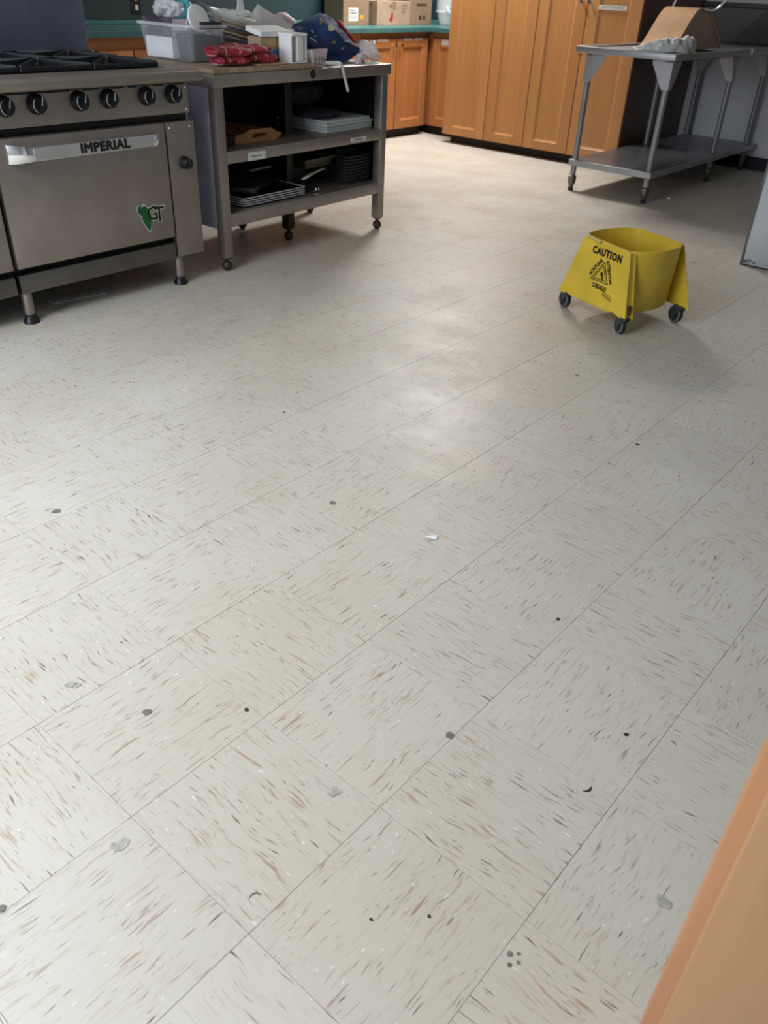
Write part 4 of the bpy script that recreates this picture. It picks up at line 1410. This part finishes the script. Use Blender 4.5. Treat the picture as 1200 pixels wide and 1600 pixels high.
# second steel table in line behind it, with its wall splash
t2 = thing('dish_table', 'stainless dish table with dark splash panels against the rear wall', 'table', (-1.7, 6.8, 0))
B().box(tX0 + .01, 6.405, tZ - .040, -1.49, 7.19, tZ - .006, .005, 2).box(-1.489, 6.75, tZ - .040, .9, 7.19, tZ - .006, .005, 2).done('tabletop', M_table, t2, 40)
B().box(-1.525, 6.405, tZ - .04, -1.485, 6.752, tZ + .002, .006, 2).box(-1.525, 6.752, tZ - .04, .9, 6.79, tZ + .002, .006, 2).done('rim', M_table, t2, 40)
B().box(tX0 + .04, 6.405, .196, -1.53, 7.15, .21).box(-1.54, 6.405, .168, -1.532, 7.15, .2095, .003).done('undershelf', M_table, t2)
table_leg(-1.60, 7.12, t2, -1, -1)
table_leg(-2.125, 7.12, t2, 1, -1)
table_leg(.5, 6.82, t2, -1)
B().box(-2.236, 7.192, tZ - .006, .9, 7.214, 1.155, .003).done('back_splash', M_splash, t2)
B().box(-2.236, 7.15, 1.15, .9, 7.2145, 1.185, .006, 2).done('splash_ledge', steel('ledge_steel', '#8d8987', .45, 'x'), t2, 40)
B().prism([(-1.96, 7.17, tZ - .003), (-1.72, 7.17, 1.145), (.9, 7.17, 1.145), (.9, 7.17, tZ - .003)], (0, .018, 0)).done('sloped_splash', steel('splash_blue_steel', '#565656', .4, 'x'), t2, bevel=.002)

# tan bell-shaped shell with chrome tubes
ch = thing('curved_shell', 'tan bell shaped shell with bent chrome tubes, on the steel prep table', 'chair', (-1.68, 5.55, tZ))
prof = []
for i in range(25):
    t = i / 24
    if t < .5:
        s_ = t / .5
        y = 5.285 + .365 * s_
        z = .9135 + .232 * (.97 * (3 * s_ ** 2 - 2 * s_ ** 3) + .03 * s_)
    else:
        s_ = (t - .5) / .5
        y = 5.65 + .49 * s_
        z = 1.1455 - .0 * s_ if s_ < .28 else 1.1455 - .232 * ((s_ - .28) / .72) ** 1.12
    prof.append((y, max(z, .9135)))
xa, xb = -1.86, -1.625
b = B()
b.shell(lambda u, v: (xa + (xb - xa) * v, *prof[round(u * 24)]), 25, 4, .007)
b.done('shell', M_tan, ch, 50)
for xx in (xa + .012, xb - .014):
    pts = [(xx, y, z - .008) for y, z in prof]
    pts = [(p[0], p[1], max(p[2], .9135)) for p in pts]
    B().prism(pts, (.006, 0, 0)).done('side_wall', M_tanside, ch)
b = B()
b.tube([(-1.83, 5.66, 1.148), (-1.828, 5.66, 1.16), (-1.815, 5.66, 1.19), (-1.80, 5.66, 1.40)], .0075, 10)
b.done('chrome_tube', M_chrome, ch, 60)
b = B()
b.tube([(-1.63, 5.70, 1.139), (-1.58, 5.70, 1.139), (-1.555, 5.70, 1.144), (-1.53, 5.70, 1.16), (-1.50, 5.70, 1.195), (-1.475, 5.70, 1.235), (-1.46, 5.70, 1.40)], .0075, 10)
b.done('chrome_tube', M_chrome, ch, 60)
B().box(-1.81, 5.67, 1.146, -1.68, 5.72, 1.152, .002).box(-1.70, 5.67, 1.146, -1.63, 5.71, 1.151, .002).done('mount_plate', M_tan, ch)

# white cloth: crumpled length with a rolled end
cl = B()


def cpath(u):
    P0, P1, P2, P3 = Vector((-1.82, 5.165, 0)), Vector((-1.70, 5.185, 0)), Vector((-1.56, 5.19, 0)), Vector((-1.555, 5.40, 0))
    return P0 * (1 - u) ** 3 + P1 * 3 * u * (1 - u) ** 2 + P2 * 3 * u * u * (1 - u) + P3 * u ** 3


def clothf(u, v):
    p = cpath(u)
    d_ = (cpath(min(1, u + .02)) - cpath(max(0, u - .02))).normalized()
    s_ = Vector((d_.y, -d_.x, 0))
    w_ = .03 + .035 * math.sin(min(1, u * 1.3 + .15) * PI / 2)
    h = .012 + .075 * math.sin(min(1, u * 1.25 + .05) * PI / 2) ** 1.3
    a = v * PI
    n_ = mnoise.fractal(Vector((u * 7, v * 4.2, 1.0)), .8, 2.0, 3)
    n2 = abs(mnoise.noise(Vector((u * 11, v * 6, 7.0))))
    r_ = 1 + .28 * n_ - .3 * n2
    q = p + s_ * (math.cos(a) * w_ * r_)
    return Vector((q.x, q.y, tZ + .0005 + max(0, math.sin(a)) * h * r_))


cl.shell(clothf, 44, 26, .004)
clo = cl.done('cloth', M_cloth, None, 180, at=(-1.68, 5.22, tZ))
tag(clo, 'crumpled white cloth with a rolled end at the front of prep table', 'cloth')
b = B()


def roll(u, v):
    a = u * 2 * PI * 2.4
    r_ = .010 + .030 * u + .006 * mnoise.noise(Vector((u * 9, v * 3, 4)))
    return Vector((-1.555 + r_ * math.cos(a), 5.37 + .06 * v, tZ + .043 + r_ * math.sin(a)))


b.shell(roll, 44, 5, .003)
b.done('rolled_end', M_cloth, clo, 180)

# ------------------------------------------------------------------ mop bucket (own frame: front panel faces -y)
BA = math.radians(-19.97)
bu = thing('mop_bucket', 'yellow plastic mop bucket with caution panel on black casters', 'bucket', (-.6035, 2.989, 0), BA, True)


def bucket_ring(r, z, inner=0):
    pts = []
    for i in range(40):
        a = 2 * PI * i / 40
        x, y = r * math.cos(a), (.225 - .022 * (z / .33)) * math.sin(a)
        lim = .1755 - .02 * (z - .07) / .267 - inner
        y = max(-lim, min(lim, y))
        wob = .0025 * math.sin(a * 3 + 1) * (z / .33)
        pts.append((x, y, z + (wob if z > .3 else 0)))
    return pts


loft(B(), [bucket_ring(.150, .070), bucket_ring(.158, .076), bucket_ring(.178, .22), bucket_ring(.191, .326), bucket_ring(.194, .333), bucket_ring(.193, .338, .002), bucket_ring(.188, .338, .005), bucket_ring(.186, .325, .006), bucket_ring(.172, .22, .006), bucket_ring(.153, .084, .006)], True, True).done('tub', M_yellow, bu, 60)


def wing(sgn):
    yb, yt = .182, .163
    pts = [(-.222, yb, .076), (-.216, yb, .070), (-.10, yb, .072), (.13, yb, .082), (.188, yb, .068), (.205, yb, .066), (.206, yb, .08), (.150, yt, .318), (.142, yt, .334), (.10, yt, .337), (-.118, yt, .337), (-.132, yt, .33), (-.14, yt, .315)]
    P = [(x * (1 if sgn < 0 else -1), sgn * y, z) for x, y, z in pts]
    w_ = B().prism(P, (0, -sgn * .006, 0)).done('side_panel', M_yellow, bu, bevel=.002)
    # returned end flanges: a channel at each end of the panel
    for e in ((1, -1) if sgn < 0 else ()):
        b = B()
        bx_, tx_ = (.2, .145) if e > 0 else (-.216, -.135)
        if sgn > 0: bx_, tx_ = -bx_, -tx_
        q = .006 if bx_ > 0 else -.006
        b.prism([(bx_, sgn * (yb - .004), .07), (bx_, sgn * (yb - .05), .07), (tx_, sgn * (yt - .028), .325), (tx_, sgn * (yt - .004), .332)], (-q, 0, 0))
        b.prism([(bx_, sgn * (yb - .045), .064), (bx_ + q, sgn * (yb - .045), .064), (tx_ + q, sgn * (yt - .026), .325), (tx_, sgn * (yt - .026), .325)], (0, -sgn * .006, 0))
        b.done('flange', M_yellow, w_)
        z0, z1 = .085, .125
        f_ = lambda z: bx_ + (tx_ - bx_) * (z - .07) / .26
        B().box(min(f_(z0), f_(z1)) - .001, min(sgn * .16, sgn * .145), z0, max(f_(z0), f_(z1)) + .0025, max(sgn * .16, sgn * .145), z1).done('drain_slot', M_brownbd, w_)
    return w_


wf = wing(-1)
wing(1)
# worn lip at the top left of the panel
B().tube([(-.155, -.140, .344), (-.10, -.168, .341), (-.05, -.172, .339), (-.02, -.1725, .3355)], .006, 10, radii=[.003, .006, .007, .006]).done('worn_lip', M_yellow2, bu, 60)
# printing on the front panel
pb, pt = Vector((0, -.1823, .07)), Vector((0, -.1633, .337))
uyp = (pt - pb).normalized()
nrm = Vector((1, 0, 0)).cross(uyp)


def pp(x, z):
    return Vector((x, 0, 0)) + pb + (pt - pb) * ((z - .07) / .267) + nrm * .0008


text('CAUTION', .041, 'lettering', M_ink, wf, pp(.022, .296), (1, 0, 0), uyp, .0004, 0, sx=.86, spacing=1.17, fat=.0021)
text('CUIDADO', .0255, 'lettering', M_ink, wf, pp(.02, .157), (1, 0, -.0), uyp, .0004, 0, sx=.70, spacing=1.1, fat=.0013)
A0, A1, A2 = (.021, .272), (-.048, .176), (.073, .176)


def strip_loop(pts, w_):
    b = B()
    n = len(pts)
    for i in range(n):
        a, c = pp(*pts[i]), pp(*pts[(i + 1) % n])
        d_ = (c - a).normalized()
        s_ = nrm.cross(d_)
        b.prism([a - s_ * w_ - d_ * w_, c - s_ * w_ + d_ * w_, c + s_ * w_ + d_ * w_, a + s_ * w_ - d_ * w_], nrm * .0006)
    return b


def shrink(k):
    cx, cz = (A0[0] + A1[0] + A2[0]) / 3, (A0[1] + A1[1] + A2[1]) / 3
    return [(cx + (p[0] - cx) * k, cz + (p[1] - cz) * k) for p in (A0, A1, A2)]


strip_loop(shrink(.86), .0018).done('warning_triangle', M_ink, wf)
strip_loop(shrink(.62), .0014).done('warning_triangle', M_ink, wf)
b = B()
for (p, q, w_) in (((.012, .212), (.018, .222), .003), ((.017, .217), (.026, .200), .0035), ((.026, .200), (.022, .189), .0025), ((.026, .200), (.036, .188), .0025), ((.02, .212), (.008, .204), .0018), ((.018, .215), (.03, .212), .0018)):
    a, c = pp(*p), pp(*q)
    d_ = (c - a).normalized(); s_ = nrm.cross(d_)
    b.prism([a - s_ * w_, c - s_ * w_, c + s_ * w_, a + s_ * w_], nrm * .0006)
b.done('slip_figure', M_ink, wf)
dl = (pp(*A0) - pp(*A1)).normalized()
mid = (pp(*A0) + pp(*A1)) / 2
text('ACHTUNG', .0225, 'lettering', M_ink, wf, mid + nrm.cross(dl) * .013, dl, nrm.cross(dl), .0004, 0, sx=.80, spacing=1.08, fat=.0011)
dr_ = (pp(*A2) - pp(*A0)).normalized()
mid = (pp(*A0) + pp(*A2)) / 2
text('ATTENTION', .0215, 'lettering', M_ink, wf, mid + nrm.cross(dr_) * .012, dr_, nrm.cross(dr_), .0004, 0, sx=.76, spacing=1.08, fat=.0011)
b = strip_loop([(.048, .142), (.052, .148), (.104, .136), (.106, .13), (.104, .118), (.05, .13)], .0009)
for (p, q) in (((.054, .138), (.10, .126)),):
    a, c = pp(*p), pp(*q)
    d_ = (c - a).normalized(); s_ = nrm.cross(d_)
    b.prism([a - s_ * .002, c - s_ * .002, c + s_ * .002, a + s_ * .002], nrm * .0006)
b.done('oblong_mark', M_ink, wf)


def bucket_caster(x, y, rot):
    c_, s_ = math.cos(rot), math.sin(rot)
    def q(a, d, z): return (x + a * c_ - d * s_, y + a * s_ + d * c_, z)
    ax = (-s_, c_, 0)
    t = B()
    t.lathe([(0, .0), (.036, .0), (.0382, .004), (.0382, .018), (.036, .022), (0, .022)], q(.018, -.011,   .0385), ax, 26)
    w_ = t.done('caster', M_rubber, bu, 40)
    B().lathe([(.036, -.0006), (.0378, .003), (.0378, .019), (.036, .0226), (.030, .0226), (.030, -.0006)], q(.018, -.011,   .0385), ax, 26, closed=True).done('tyre', M_greytyre, w_, 40)
    b = B()
    for d0 in (-.0175, .0135):
        P = [q(-.024, d0, .074), q(.026, d0, .074), q(.034, d0, .055), q(.026, d0, .028), q(.012, d0, .028), q(-.006, d0, .05)]
        b.prism(P, Vector((-s_, c_, 0)) * .004)
    b.prism([q(-.024, -.0175, .072), q(.026, -.0175, .072), q(.026, .0175, .072), q(-.024, .0175, .072)], (0, 0, .006))
    b.done('fork', M_fork, w_)


bucket_caster(-.176, -.165, 2.95)
bucket_caster(.185, -.165, 2.85)
bucket_caster(.180, .172, 3.0)
bucket_caster(-.176, .172, 2.9)

# ------------------------------------------------------------------ litter on the floor
def scrap(name, label, pts, h, m, cat):
    c = sum((Vector(p) for p in pts), Vector()) / len(pts)
    b = B()
    b.prism([(p[0], p[1], .0008 + (.004 if i % 2 else 0)) for i, p in enumerate(pts)], (0, 0, h))
    tag(b.done(name, m, None, at=(c.x, c.y, 0)), label, cat)


scrap('paper_scrap', 'small torn white paper scrap in the middle of floor', [(-.156, 1.012, 0), (-.142, 1.006, 0), (-.124, 1.022, 0), (-.132, 1.034, 0), (-.146, 1.03, 0)], .0012, M_paperw, 'paper')
scrap('crumb', 'tiny white crumb on the floor under prep table', [(-1.515, 5.505, 0), (-1.495, 5.503, 0), (-1.49, 5.515, 0), (-1.508, 5.52, 0)], .006, M_paperw, 'crumb')
scrap('crumb', 'tiny white crumb on the floor just right of bucket', [(-.733, 4.088, 0), (-.72, 4.09, 0), (-.722, 4.103, 0)], .006, M_paperw, 'crumb')
